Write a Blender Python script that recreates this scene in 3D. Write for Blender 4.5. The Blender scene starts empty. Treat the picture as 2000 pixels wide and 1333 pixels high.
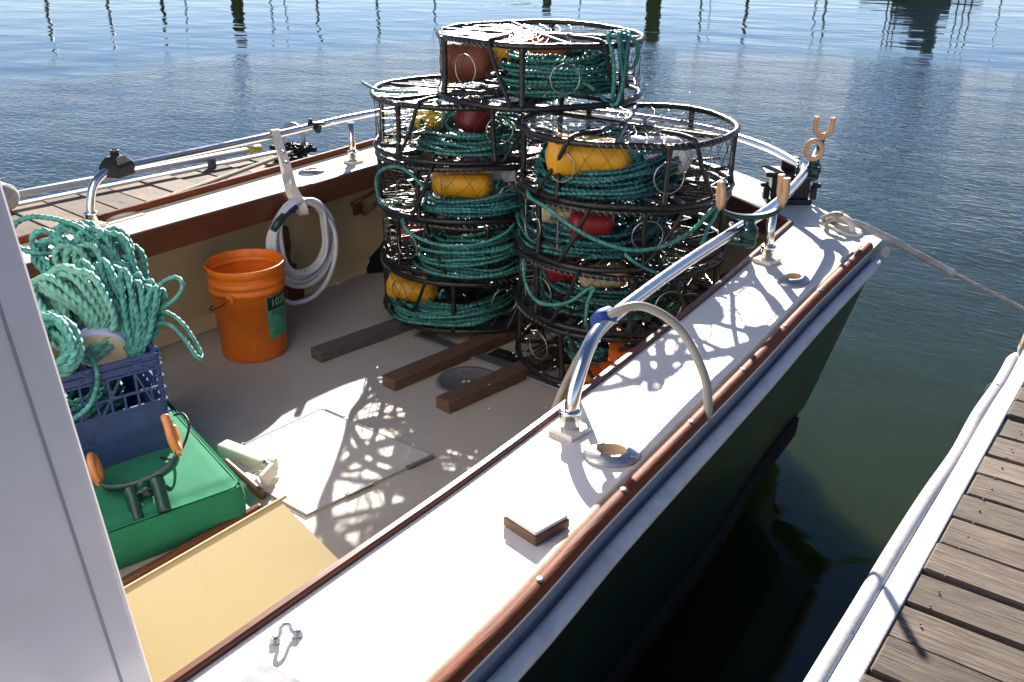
import bpy, bmesh, math, random
import numpy as np
from mathutils import Vector, Matrix

# ------------------------------------------------------------------ camera, sky, sun
S = bpy.context.scene
COL = S.collection
R = math.radians
HEAD = R(37.0); PITCH = R(24.2); EYE = 1.49
cam = bpy.data.cameras.new("camera"); cam_o = bpy.data.objects.new("camera", cam); COL.objects.link(cam_o)
cam.sensor_width = 36.0; cam.lens = 1800.0 / 2000.0 * 36.0
cam.clip_start = 0.05; cam.clip_end = 3000
cam_o.location = (0, 0, EYE); cam_o.rotation_euler = (math.pi / 2 - PITCH, 0, HEAD)
S.camera = cam_o
SUN_EL = R(26.3); SUN_AZ = math.atan2(-0.60, 0.80)          # clockwise from +Y
w = bpy.data.worlds.new("World"); S.world = w; w.use_nodes = True
nt = w.node_tree; nt.nodes.clear()
sky = nt.nodes.new('ShaderNodeTexSky'); sky.sky_type = 'NISHITA'; sky.sun_disc = False
sky.sun_elevation = SUN_EL; sky.sun_rotation = SUN_AZ; sky.air_density = 1.0; sky.dust_density = 0.0; sky.ozone_density = 5.0
bg = nt.nodes.new('ShaderNodeBackground'); bg.inputs[1].default_value = 0.05
out = nt.nodes.new('ShaderNodeOutputWorld')
wb = nt.nodes.new('ShaderNodeMix'); wb.data_type = 'RGBA'; wb.blend_type = 'MULTIPLY'; wb.inputs[0].default_value = 1.0; wb.inputs[7].default_value = (1.12, 0.95, 0.96, 1)
sky.altitude = 1500.0
nt.links.new(sky.outputs[0], wb.inputs[6]); nt.links.new(wb.outputs[2], bg.inputs[0]); nt.links.new(bg.outputs[0], out.inputs[0])
sun = bpy.data.lights.new("sun", 'SUN'); sun.energy = 5.0; sun.angle = R(0.53); sun.color = (1.0, 0.94, 0.85)
sun_o = bpy.data.objects.new("sun", sun); COL.objects.link(sun_o)
sdir = Vector((math.sin(SUN_AZ) * math.cos(SUN_EL), math.cos(SUN_AZ) * math.cos(SUN_EL), math.sin(SUN_EL)))
sun_o.rotation_euler = sdir.to_track_quat('Z', 'Y').to_euler()
S.view_settings.view_transform = 'Standard'; S.view_settings.look = 'None'
S.view_settings.exposure = 1.5; S.view_settings.gamma = 1.0
S.cycles.max_bounces = 8; S.cycles.caustics_reflective = False; S.cycles.caustics_refractive = False
S.cycles.sample_clamp_indirect = 6.0; S.cycles.sample_clamp_direct = 0.0

WATER_Z = -0.22
DECK_Z = 0.52

# ------------------------------------------------------------------ materials
def mat(name, col, rough=0.5, metal=0.0, var=0.0, vscale=8.0, bump=0.0, bscale=60.0, stretch=(1, 1, 1), coat=0.0, spec=0.5, col2=None, subs=0.0, rvar=0.0, detail=6.0):
    m = bpy.data.materials.new(name); m.use_nodes = True
    t = m.node_tree; p = t.nodes['Principled BSDF']
    p.inputs['Base Color'].default_value = (*col, 1); p.inputs['Roughness'].default_value = rough
    p.inputs['Metallic'].default_value = metal; p.inputs['Specular IOR Level'].default_value = spec
    if coat: p.inputs['Coat Weight'].default_value = coat; p.inputs['Coat Roughness'].default_value = 0.12
    if subs:
        p.inputs['Subsurface Weight'].default_value = subs; p.inputs['Subsurface Radius'].default_value = (0.02, 0.008, 0.003)
    tc = t.nodes.new('ShaderNodeTexCoord'); mp = t.nodes.new('ShaderNodeMapping'); mp.inputs['Scale'].default_value = stretch
    t.links.new(tc.outputs['Object'], mp.inputs[0])
    if var or col2 or rvar:
        n = t.nodes.new('ShaderNodeTexNoise'); n.inputs['Scale'].default_value = vscale; n.inputs['Detail'].default_value = detail; n.inputs['Roughness'].default_value = 0.65
        t.links.new(mp.outputs[0], n.inputs['Vector'])
        r = t.nodes.new('ShaderNodeValToRGB'); r.color_ramp.elements[0].position = 0.3; r.color_ramp.elements[1].position = 0.7
        c2 = col2 if col2 else tuple(max(0.0, c * (1 - var)) for c in col)
        r.color_ramp.elements[0].color = (*c2, 1); r.color_ramp.elements[1].color = (*tuple(min(1, c * (1 + var * 0.4)) for c in col), 1)
        t.links.new(n.outputs['Fac'], r.inputs[0]); t.links.new(r.outputs[0], p.inputs['Base Color'])
        if rvar:
            mr = t.nodes.new('ShaderNodeMapRange'); mr.inputs[1].default_value = 0.3; mr.inputs[2].default_value = 0.7
            mr.inputs[3].default_value = max(0.02, rough - rvar); mr.inputs[4].default_value = rough + rvar
            t.links.new(n.outputs['Fac'], mr.inputs[0]); t.links.new(mr.outputs[0], p.inputs['Roughness'])
    if bump:
        b = t.nodes.new('ShaderNodeBump'); b.inputs['Strength'].default_value = bump; b.inputs['Distance'].default_value = 0.004
        n2 = t.nodes.new('ShaderNodeTexNoise'); n2.inputs['Scale'].default_value = bscale; n2.inputs['Detail'].default_value = 4.0
        t.links.new(mp.outputs[0], n2.inputs['Vector']); t.links.new(n2.outputs['Fac'], b.inputs['Height']); t.links.new(b.outputs[0], p.inputs['Normal'])
    return m

def dirt_paint(name, col, rough, dirt, dscale, bump, bscale, amount=0.5):
    """paint with irregular scuffs and stains"""
    m = mat(name, col, rough, bump=bump, bscale=bscale, rvar=0.0)
    t = m.node_tree; p = t.nodes['Principled BSDF']; tc = t.nodes['Texture Coordinate']
    n = t.nodes.new('ShaderNodeTexNoise'); n.inputs['Scale'].default_value = dscale; n.inputs['Detail'].default_value = 9; n.inputs['Roughness'].default_value = 0.7
    n.inputs['Distortion'].default_value = 0.6
    t.links.new(tc.outputs['Object'], n.inputs['Vector'])
    r = t.nodes.new('ShaderNodeValToRGB'); r.color_ramp.elements[0].position = 0.48; r.color_ramp.elements[1].position = 0.72
    r.color_ramp.elements[0].color = (0, 0, 0, 1); r.color_ramp.elements[1].color = (amount, amount, amount, 1)
    t.links.new(n.outputs['Fac'], r.inputs[0])
    mx = t.nodes.new('ShaderNodeMix'); mx.data_type = 'RGBA'
    t.links.new(r.outputs[0], mx.inputs[0]); mx.inputs[6].default_value = (*col, 1); mx.inputs[7].default_value = (*dirt, 1)
    t.links.new(mx.outputs[2], p.inputs['Base Color'])
    return m

def wood_mat(name, light, dark, rough, axis_scale, grain=18.0, bump=0.5, attr=False, knots=False):
    m = bpy.data.materials.new(name); m.use_nodes = True; t = m.node_tree; p = t.nodes['Principled BSDF']
    tc = t.nodes.new('ShaderNodeTexCoord'); mp = t.nodes.new('ShaderNodeMapping'); mp.inputs['Scale'].default_value = axis_scale
    vec = tc.outputs['Object']
    if attr:
        a = t.nodes.new('ShaderNodeAttribute'); a.attribute_name = 'board'
        ad = t.nodes.new('ShaderNodeVectorMath'); ad.operation = 'MULTIPLY_ADD'
        t.links.new(a.outputs['Vector'], ad.inputs[0]); ad.inputs[1].default_value = (13.7, 5.1, 7.3); t.links.new(vec, ad.inputs[2]); vec = ad.outputs[0]
    t.links.new(vec, mp.inputs[0])
    n = t.nodes.new('ShaderNodeTexNoise'); n.inputs['Scale'].default_value = grain; n.inputs['Detail'].default_value = 8; n.inputs['Roughness'].default_value = 0.7; n.inputs['Distortion'].default_value = 1.6 if attr else 0.8
    t.links.new(mp.outputs[0], n.inputs['Vector'])
    r = t.nodes.new('ShaderNodeValToRGB'); r.color_ramp.elements[0].position = 0.32; r.color_ramp.elements[1].position = 0.68
    r.color_ramp.elements[0].color = (*dark, 1); r.color_ramp.elements[1].color = (*light, 1)
    t.links.new(n.outputs['Fac'], r.inputs[0])
    col = r.outputs[0]
    if attr:
        n3 = t.nodes.new('ShaderNodeTexNoise'); n3.inputs['Scale'].default_value = 2.2; n3.inputs['Detail'].default_value = 5
        t.links.new(vec, n3.inputs['Vector'])
        mr = t.nodes.new('ShaderNodeMapRange'); mr.inputs[1].default_value = 0.3; mr.inputs[2].default_value = 0.7; mr.inputs[3].default_value = 0.6; mr.inputs[4].default_value = 1.25
        t.links.new(n3.outputs['Fac'], mr.inputs[0])
        sx = t.nodes.new('ShaderNodeSeparateXYZ'); t.links.new(a.outputs['Vector'], sx.inputs[0])
        mr2 = t.nodes.new('ShaderNodeMapRange'); mr2.inputs[3].default_value = 0.65; mr2.inputs[4].default_value = 1.4; t.links.new(sx.outputs[0], mr2.inputs[0])
        mu = t.nodes.new('ShaderNodeMath'); mu.operation = 'MULTIPLY'; t.links.new(mr.outputs[0], mu.inputs[0]); t.links.new(mr2.outputs[0], mu.inputs[1])
        vm = t.nodes.new('ShaderNodeVectorMath'); vm.operation = 'SCALE'; t.links.new(col, vm.inputs[0]); t.links.new(mu.outputs[0], vm.inputs['Scale']); col = vm.outputs[0]
    if attr:   # knots
        mk_ = t.nodes.new('ShaderNodeMapping'); mk_.inputs['Scale'].default_value = (1.6, 4.5, 1.0); t.links.new(vec, mk_.inputs[0])
        vo = t.nodes.new('ShaderNodeTexVoronoi'); vo.inputs['Scale'].default_value = 1.7; t.links.new(mk_.outputs[0], vo.inputs['Vector'])
        kr = t.nodes.new('ShaderNodeMapRange'); kr.inputs[1].default_value = 0.05; kr.inputs[2].default_value = 0.13; kr.inputs[3].default_value = 0.25; kr.inputs[4].default_value = 1.0; t.links.new(vo.outputs['Distance'], kr.inputs[0])
        vk = t.nodes.new('ShaderNodeVectorMath'); vk.operation = 'SCALE'; t.links.new(col, vk.inputs[0]); t.links.new(kr.outputs[0], vk.inputs['Scale']); col = vk.outputs[0]
    t.links.new(col, p.inputs['Base Color'])
    p.inputs['Roughness'].default_value = rough
    b = t.nodes.new('ShaderNodeBump'); b.inputs['Strength'].default_value = bump; b.inputs['Distance'].default_value = 0.003
    t.links.new(n.outputs['Fac'], b.inputs['Height']); t.links.new(b.outputs[0], p.inputs['Normal'])
    return m

M = {}
M['deck'] = dirt_paint('white_deck_paint', (0.80, 0.765, 0.69), 0.42, (0.62, 0.57, 0.46), 2.6, 0.25, 420, 0.35)
M['sole'] = dirt_paint('cockpit_floor_paint', (0.45, 0.41, 0.35), 0.5, (0.30, 0.265, 0.215), 3.1, 0.35, 380, 0.55)
M['hatch'] = dirt_paint('hatch_paint', (0.54, 0.50, 0.435), 0.45, (0.38, 0.34, 0.285), 4.0, 0.3, 380, 0.4)
M['lining'] = dirt_paint('cream_lining_paint', (0.60, 0.46, 0.25), 0.5, (0.44, 0.33, 0.17), 2.5, 0.1, 200, 0.35)
M['gel'] = mat('cream_gelcoat', (0.74, 0.70, 0.60), 0.3, var=0.08, vscale=14)
M['cabin'] = dirt_paint('cabin_gelcoat', (0.93, 0.86, 0.84), 0.2, (0.76, 0.68, 0.64), 1.6, 0.25, 3.5, 0.45)
M['hull'] = mat('dark_green_hull', (0.005, 0.015, 0.009), 0.32, var=0.3, vscale=3, spec=0.3)
M['bottom'] = mat('black_bottom_paint', (0.008, 0.009, 0.009), 0.8, var=0.3, spec=0.2)
M['rubber_white'] = dirt_paint('white_vinyl', (0.60, 0.58, 0.56), 0.5, (0.30, 0.29, 0.28), 9, 0.2, 120, 0.6)
M['teak'] = wood_mat('varnished_teak', (0.25, 0.060, 0.014), (0.09, 0.02, 0.006), 0.6, (14, 1.2, 14), 9, 0.5)
M['teak'].node_tree.nodes['Principled BSDF'].inputs['Specular IOR Level'].default_value = 0.2
M['mahogany'] = wood_mat('dark_mahogany', (0.17, 0.055, 0.022), (0.085, 0.024, 0.01), 0.38, (14, 1.2, 14), 9, 0.25)
M['steel'] = mat('polished_steel', (0.74, 0.71, 0.67), 0.2, 1.0, rvar=0.06, vscale=30)
M['dull_steel'] = mat('dull_cast_metal', (0.5, 0.5, 0.52), 0.42, 0.9, var=0.25, vscale=60, bump=0.2, bscale=160)
M['aluminium'] = mat('pale_aluminium', (0.62, 0.62, 0.62), 0.4, 0.25, var=0.1)
M['wire'] = mat('stainless_wire', (0.40, 0.37, 0.33), 0.38, 1.0)
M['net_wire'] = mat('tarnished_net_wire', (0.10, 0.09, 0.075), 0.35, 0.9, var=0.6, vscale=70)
M['glint_wire'] = mat('glinting_lid_wire', (0.50, 0.47, 0.42), 0.34, 1.0)  # same net wire, colour raised to paint sun glints into the lids
M['black_rubber'] = mat('black_rubber_wrap', (0.012, 0.012, 0.012), 0.42, var=0.5, vscale=40, bump=0.8, bscale=70)
M['black_strap'] = mat('black_strap', (0.010, 0.010, 0.010), 0.55, bump=0.4, bscale=120)
M['black_plastic'] = mat('black_plastic', (0.009, 0.009, 0.010), 0.6, var=0.4, vscale=30, bump=0.3, bscale=150)
M['rope'] = mat('teal_rope', (0.075, 0.34, 0.29), 0.45, var=0.6, vscale=34, bump=0.5, bscale=500)
M['rope_blue'] = mat('deep_teal_rope', (0.045, 0.255, 0.255), 0.45, var=0.65, vscale=30, bump=0.5, bscale=500)
M['rope_pale'] = mat('sun_faded_teal_rope', (0.15, 0.42, 0.335), 0.5, var=0.5, vscale=20, bump=0.5, bscale=500)
M['rope_tan'] = mat('weathered_tan_rope', (0.36, 0.30, 0.22), 0.8, var=0.45, vscale=50, bump=0.6, bscale=300)
M['rope_grey'] = mat('weathered_grey_rope', (0.42, 0.40, 0.37), 0.8, var=0.4, vscale=50, bump=0.6, bscale=300)
M['buoy_yellow'] = mat('yellow_foam', (0.72, 0.36, 0.014), 0.4, var=0.3, vscale=14, bump=0.15, bscale=90, subs=0.08)
M['buoy_lemon'] = mat('lemon_foam', (0.80, 0.58, 0.05), 0.4, var=0.2, vscale=14, bump=0.15, bscale=90)
M['buoy_red'] = mat('red_foam', (0.30, 0.016, 0.018), 0.42, var=0.35, vscale=14, bump=0.15, bscale=90)
M['buoy_maroon'] = mat('maroon_foam', (0.20, 0.014, 0.022), 0.45, var=0.35, vscale=14, bump=0.15, bscale=90)
M['buoy_brown'] = mat('rust_brown_foam', (0.22, 0.06, 0.025), 0.5, var=0.35, vscale=14, bump=0.15, bscale=90)
M['buoy_white'] = mat('white_foam', (0.74, 0.73, 0.69), 0.45, var=0.15, vscale=14, bump=0.15, bscale=90)
M['buoy_cream'] = mat('cream_foam', (0.70, 0.60, 0.40), 0.5, var=0.25, vscale=14, bump=0.15, bscale=90)
M['buoy_orange'] = mat('orange_foam', (0.75, 0.13, 0.015), 0.45, var=0.25, vscale=14)
M['buoy_blue'] = mat('navy_foam', (0.03, 0.05, 0.20), 0.45, var=0.3, vscale=14)
M['buoy_pale_blue'] = mat('pale_blue_foam', (0.42, 0.50, 0.68), 0.45, var=0.2, vscale=14)
M['bucket'] = mat('orange_plastic', (0.86, 0.20, 0.012), 0.42, var=0.32, vscale=9, subs=0.25, bump=0.2, bscale=60)
M['label_green'] = mat('green_label', (0.06, 0.33, 0.20), 0.4, var=0.2, vscale=30)
M['ink'] = mat('black_ink', (0.006, 0.012, 0.010), 0.5)
M['label_text'] = mat('pale_green_print', (0.30, 0.55, 0.42), 0.5)
M['crate'] = mat('blue_crate_plastic', (0.034, 0.070, 0.20), 0.5, var=0.25, vscale=16, bump=0.15, bscale=120)
M['cushion'] = mat('green_canvas', (0.012, 0.215, 0.105), 0.85, var=0.12, vscale=12, bump=0.7, bscale=700)
M['piping'] = mat('green_piping', (0.016, 0.20, 0.10), 0.85)
M['yellow_board'] = dirt_paint('cream_yellow_board', (0.58, 0.475, 0.245), 0.3, (0.52, 0.43, 0.26), 3, 0.05, 120, 0.7)
M['tan'] = mat('tan_plastic', (0.66, 0.40, 0.22), 0.5, var=0.2, vscale=30)
M['tan_orange'] = mat('orange_tan_plastic', (0.62, 0.24, 0.075), 0.45, var=0.2, vscale=30)
M['holder_green'] = mat('dark_green_plastic', (0.012, 0.055, 0.045), 0.35, var=0.3, vscale=30)
M['hose_white'] = mat('white_hose', (0.66, 0.66, 0.68), 0.4, var=0.12, vscale=20)
M['hose_stripe'] = mat('navy_stripe', (0.02, 0.03, 0.12), 0.45)
M['hose_grey'] = mat('grey_clear_hose', (0.38, 0.34, 0.28), 0.3, var=0.25, vscale=12)
M['tape_blue'] = mat('blue_tape', (0.015, 0.055, 0.27), 0.6)
M['strap_cream'] = mat('cream_strap', (0.72, 0.66, 0.55), 0.45, var=0.15, vscale=20)
M['lumber'] = wood_mat('wet_brown_lumber', (0.17, 0.095, 0.055), (0.08, 0.045, 0.028), 0.6, (16, 1.5, 16), 8, 0.5)
M['lumber_grey'] = wood_mat('weathered_grey_lumber', (0.13, 0.12, 0.11), (0.06, 0.055, 0.05), 0.75, (16, 1.5, 16), 8, 0.5)
M['dock'] = wood_mat('weathered_dock_planks', (0.23, 0.175, 0.132), (0.045, 0.032, 0.023), 0.85, (2.0, 26, 26), 3.2, 1.0, attr=True)
M['dock_warm'] = wood_mat('dry_dock_planks', (0.30, 0.235, 0.175), (0.13, 0.097, 0.07), 0.85, (2.0, 26, 26), 3.2, 1.0, attr=True)
M['dock_white'] = dirt_paint('white_dock_paint', (0.72, 0.71, 0.69), 0.55, (0.42, 0.38, 0.33), 6, 0.3, 150, 0.6)
M['piling'] = mat('tarred_piling', (0.03, 0.026, 0.02), 0.85, var=0.5, vscale=6)
M['mast'] = mat('grey_mast', (0.22, 0.22, 0.21), 0.5)
M['far_white'] = mat('far_boat_white', (0.6, 0.6, 0.6), 0.4)
M['far_blue'] = mat('far_blue_canvas', (0.03, 0.08, 0.20), 0.8)
M['far_dark'] = mat('far_dark_hull', (0.03, 0.035, 0.03), 0.5)
M['far_teal'] = mat('far_teal_hull', (0.06, 0.22, 0.18), 0.5)
M['glass'] = mat('smoked_plate', (0.20, 0.20, 0.215), 0.4, 0.5, rvar=0.15, vscale=9, var=0.3)
M['fleece'] = mat('dirty_white_fleece', (0.55, 0.52, 0.46), 0.95, var=0.45, vscale=18, bump=1.0, bscale=90)
M['caulk'] = mat('beige_caulk', (0.50, 0.42, 0.31), 0.75, var=0.2, vscale=25, bump=0.1, bscale=120)
M['caulk_grey'] = mat('grey_caulk', (0.40, 0.38, 0.40), 0.7)
M['sheer_shade_grey'] = dirt_paint('shaded_grey_strip', (0.30, 0.295, 0.31), 0.6, (0.10, 0.09, 0.08), 10, 0.3, 120, 0.6)  # grey darkened for the shaded gap under the toe rail, plus random scuffs
M['hole_tan'] = mat('tan_liner', (0.52, 0.38, 0.22), 0.6)
M['pad_side_shade'] = mat('brown_shaded_pad_side', (0.15, 0.085, 0.048), 0.55, var=0.3, vscale=30)  # brown paints in the shade on the pad's side faces
M['plate_grey'] = mat('grey_plate', (0.16, 0.155, 0.15), 0.5, var=0.3, vscale=30)
M['dark_hole'] = mat('dark_recess', (0.03, 0.028, 0.025), 0.7)

# ------------------------------------------------------------------ mesh helpers
class MB:
    def __init__(s): s.v = []; s.f = []; s.n = 0; s.sm = []
    def add(s, verts, faces, smooth=False):
        o = s.n; s.v.extend([tuple(map(float, p)) for p in verts]); s.n += len(verts)
        for f in faces: s.f.append(tuple(int(i) + o for i in f)); s.sm.append(smooth)
        return s
    def bm(s, b, mtx=None, smooth=False):
        b.verts.ensure_lookup_table(); b.verts.index_update()
        vs = [(mtx @ v.co) if mtx else v.co.copy() for v in b.verts]
        fs = [[v.index for v in f.verts] for f in b.faces]
        s.add(vs, fs, smooth); b.free(); return s
    def box(s, c, size, rot=(0, 0, 0), bevel=0.0, seg=2, mtx=None):
        b = bmesh.new(); bmesh.ops.create_cube(b, size=1.0)
        for v in b.verts: v.co = Vector((v.co.x * size[0], v.co.y * size[1], v.co.z * size[2]))
        if bevel: bmesh.ops.bevel(b, geom=b.edges[:], offset=bevel, segments=seg, affect='EDGES', profile=0.5)
        m = Matrix.Translation(c) @ (rot.to_matrix().to_4x4() if hasattr(rot, 'to_matrix') else Matrix.Rotation(rot[2], 4, 'Z') @ Matrix.Rotation(rot[1], 4, 'Y') @ Matrix.Rotation(rot[0], 4, 'X'))
        if mtx: m = mtx @ m
        return s.bm(b, m)
    def bar(s, a, b_, w, h, up=(0, 0, 1), bevel=0.0):
        a = Vector(a); b_ = Vector(b_); d = b_ - a; L = d.length; y = d.normalized(); u = Vector(up)
        x = y.cross(u)
        if x.length < 1e-5: x = y.cross(Vector((1, 0, 0)))
        x.normalize(); z = x.cross(y)
        m = Matrix((x, y, z)).transposed().to_4x4(); m.translation = (a + b_) / 2
        return s.box((0, 0, 0), (w, L, h), bevel=bevel, mtx=m)
    def tube(s, pts, r, n=8, closed=False, cap=True, lobes=0, pitch=0.05, depth=0.25, smooth=True):
        P = np.asarray(pts, float); m = len(P)
        if m < 2: return s
        T = np.empty_like(P)
        if closed:
            T = np.roll(P, -1, 0) - np.roll(P, 1, 0)
        else:
            T[1:-1] = P[2:] - P[:-2]; T[0] = P[1] - P[0]; T[-1] = P[-1] - P[-2]
        T /= (np.linalg.norm(T, axis=1)[:, None] + 1e-12)
        N = np.empty_like(P)
        a = np.array([0, 0, 1.0]) if abs(T[0, 2]) < 0.9 else np.array([1.0, 0, 0])
        nn = np.cross(T[0], a); nn /= np.linalg.norm(nn); N[0] = nn
        for i in range(1, m):
            nn = nn - T[i] * (nn @ T[i]); l = np.linalg.norm(nn)
            nn = nn / l if l > 1e-9 else N[i - 1]
            N[i] = nn
        Bn = np.cross(T, N)
        rr = np.full(m, r, float) if np.isscalar(r) else np.asarray(r, float)
        ph = np.linspace(0, 2 * np.pi, n, endpoint=False)
        if closed:
            # spread the frame's closing twist
            last = N[-1] - T[0] * (N[-1] @ T[0]); ang = math.atan2(last @ Bn[0], last @ N[0])
            tw = -ang * np.arange(m) / m
        else: tw = np.zeros(m)
        if lobes:
            ds = np.linalg.norm(np.diff(P, axis=0), axis=1); sacc = np.concatenate([[0], np.cumsum(ds)])
            tw = tw + 2 * np.pi * sacc / pitch
            prof = (1 - depth) + depth * np.abs(np.cos(lobes / 2 * ph)); 
        else: prof = np.ones(n)
        A = ph[None, :] + tw[:, None]
        V = P[:, None, :] + (rr[:, None] * prof[None, :])[:, :, None] * (np.cos(A)[:, :, None] * N[:, None, :] + np.sin(A)[:, :, None] * Bn[:, None, :])
        F = []
        for i in range(m if closed else m - 1):
            j = (i + 1) % m
            for k in range(n):
                l = (k + 1) % n
                F.append((i * n + k, i * n + l, j * n + l, j * n + k))
        s.add(V.reshape(-1, 3), F, smooth)
        if cap and not closed:
            o = s.n - m * n
            s.f.append(tuple(o + k for k in range(n - 1, -1, -1))); s.sm.append(False)
            s.f.append(tuple(o + (m - 1) * n + k for k in range(n))); s.sm.append(False)
        return s
    def lathe(s, prof, n=32, mtx=None, sx=1.0, sy=1.0, smooth=True, cap0=False, cap1=False):
        V = []; F = []
        for (r, z) in prof:
            for k in range(n):
                a = 2 * math.pi * k / n; p = Vector((r * math.cos(a) * sx, r * math.sin(a) * sy, z)); V.append(mtx @ p if mtx else p)
        for i in range(len(prof) - 1):
            for k in range(n):
                l = (k + 1) % n; F.append((i * n + k, i * n + l, (i + 1) * n + l, (i + 1) * n + k))
        s.add(V, F, smooth); o = s.n - len(prof) * n
        if cap0: s.f.append(tuple(o + k for k in range(n - 1, -1, -1))); s.sm.append(False)
        if cap1: s.f.append(tuple(o + (len(prof) - 1) * n + k for k in range(n))); s.sm.append(False)
        return s
    def prism(s, poly, z0, z1, mtx=None, bevel=0.0):
        b = bmesh.new(); vs = [b.verts.new((p[0], p[1], z0)) for p in poly]; f = b.faces.new(vs)
        r = bmesh.ops.extrude_face_region(b, geom=[f])
        for e in r['geom']:
            if isinstance(e, bmesh.types.BMVert): e.co.z = z1
        bmesh.ops.recalc_face_normals(b, faces=b.faces[:])
        if bevel: bmesh.ops.bevel(b, geom=b.edges[:], offset=bevel, segments=2, affect='EDGES', profile=0.5)
        return s.bm(b, mtx)
    def loft(s, rows, closed=False, smooth=True):
        n = len(rows[0]); V = [p for r in rows for p in r]; F = []
        for i in range(len(rows) - 1):
            for k in range(n if closed else n - 1):
                l = (k + 1) % n; F.append((i * n + k, i * n + l, (i + 1) * n + l, (i + 1) * n + k))
        return s.add(V, F, smooth)

def obj(name, mb, m, parent=None):
    """link one builder as one mesh object; coordinates are given in the world and kept there"""
    me = bpy.data.meshes.new(name)
    off = Vector(parent['_o']) if parent is not None and '_o' in parent else Vector((0, 0, 0))
    me.from_pydata([(p[0] - off.x, p[1] - off.y, p[2] - off.z) for p in mb.v], [], mb.f)
    me.polygons.foreach_set('use_smooth', mb.sm); me.materials.append(M[m] if isinstance(m, str) else m)
    me.validate(); me.update()
    o = bpy.data.objects.new(name, me); COL.objects.link(o)
    if parent is not None: o.parent = parent; o['_o'] = tuple(off)
    return o
def tag(o, label, cat, group=None, kind=None):
    o['label'] = label; o['category'] = cat
    if group: o['group'] = group
    if kind: o['kind'] = kind
    return o
def thing(name, label, cat, loc, group=None):
    o = bpy.data.objects.new(name, None); COL.objects.link(o); o.location = loc; o['_o'] = tuple(loc); o.empty_display_size = 0.05
    return tag(o, label, cat, group)
def structure(name, mb, m):
    o = obj(name, mb, m); o['kind'] = 'structure'; return o
def cr(pts, step, closed=False):
    """Catmull-Rom through pts, resampled about every step metres"""
    P = np.asarray(pts, float); n = len(P); out = []
    segs = n if closed else n - 1
    for i in range(segs):
        p1 = P[i]; p2 = P[(i + 1) % n]
        p0 = P[i - 1] if (closed or i > 0) else 2 * p1 - p2
        p3 = P[(i + 2) % n] if (closed or i + 2 < n) else 2 * p2 - p1
        k = max(1, int(round(np.linalg.norm(p2 - p1) / step)))
        t = np.arange(k)[:, None] / k
        out.append(0.5 * ((2 * p1) + (-p0 + p2) * t + (2 * p0 - 5 * p1 + 4 * p2 - p3) * t ** 2 + (-p0 + 3 * p1 - 3 * p2 + p3) * t ** 3))
    out = np.concatenate(out)
    if not closed: out = np.vstack([out, P[-1]])
    return out
def frame_mtx(loc, z, x=None):
    z = Vector(z).normalized(); x = Vector(x) if x else Vector((0, 0, 1)).cross(z)
    if x.length < 1e-4: x = Vector((1, 0, 0))
    x = (x - z * x.dot(z)).normalized(); y = z.cross(x)
    m = Matrix((x, y, z)).transposed().to_4x4(); m.translation = loc; return m
def text_mesh(body, size, depth=0.0):
    c = bpy.data.curves.new('lettering', 'FONT'); c.body = body; c.size = size; c.align_x = 'CENTER'; c.align_y = 'CENTER'; c.extrude = depth; c.resolution_u = 3
    o = bpy.data.objects.new('lettering', c); COL.objects.link(o); bpy.context.view_layer.update()
    dg = bpy.context.evaluated_depsgraph_get(); me = bpy.data.meshes.new_from_object(o.evaluated_get(dg))
    v = [tuple(p.co) for p in me.vertices]; f = [tuple(p.vertices) for p in me.polygons]
    bpy.data.objects.remove(o); bpy.data.curves.remove(c); bpy.data.meshes.remove(me); return v, f

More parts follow.
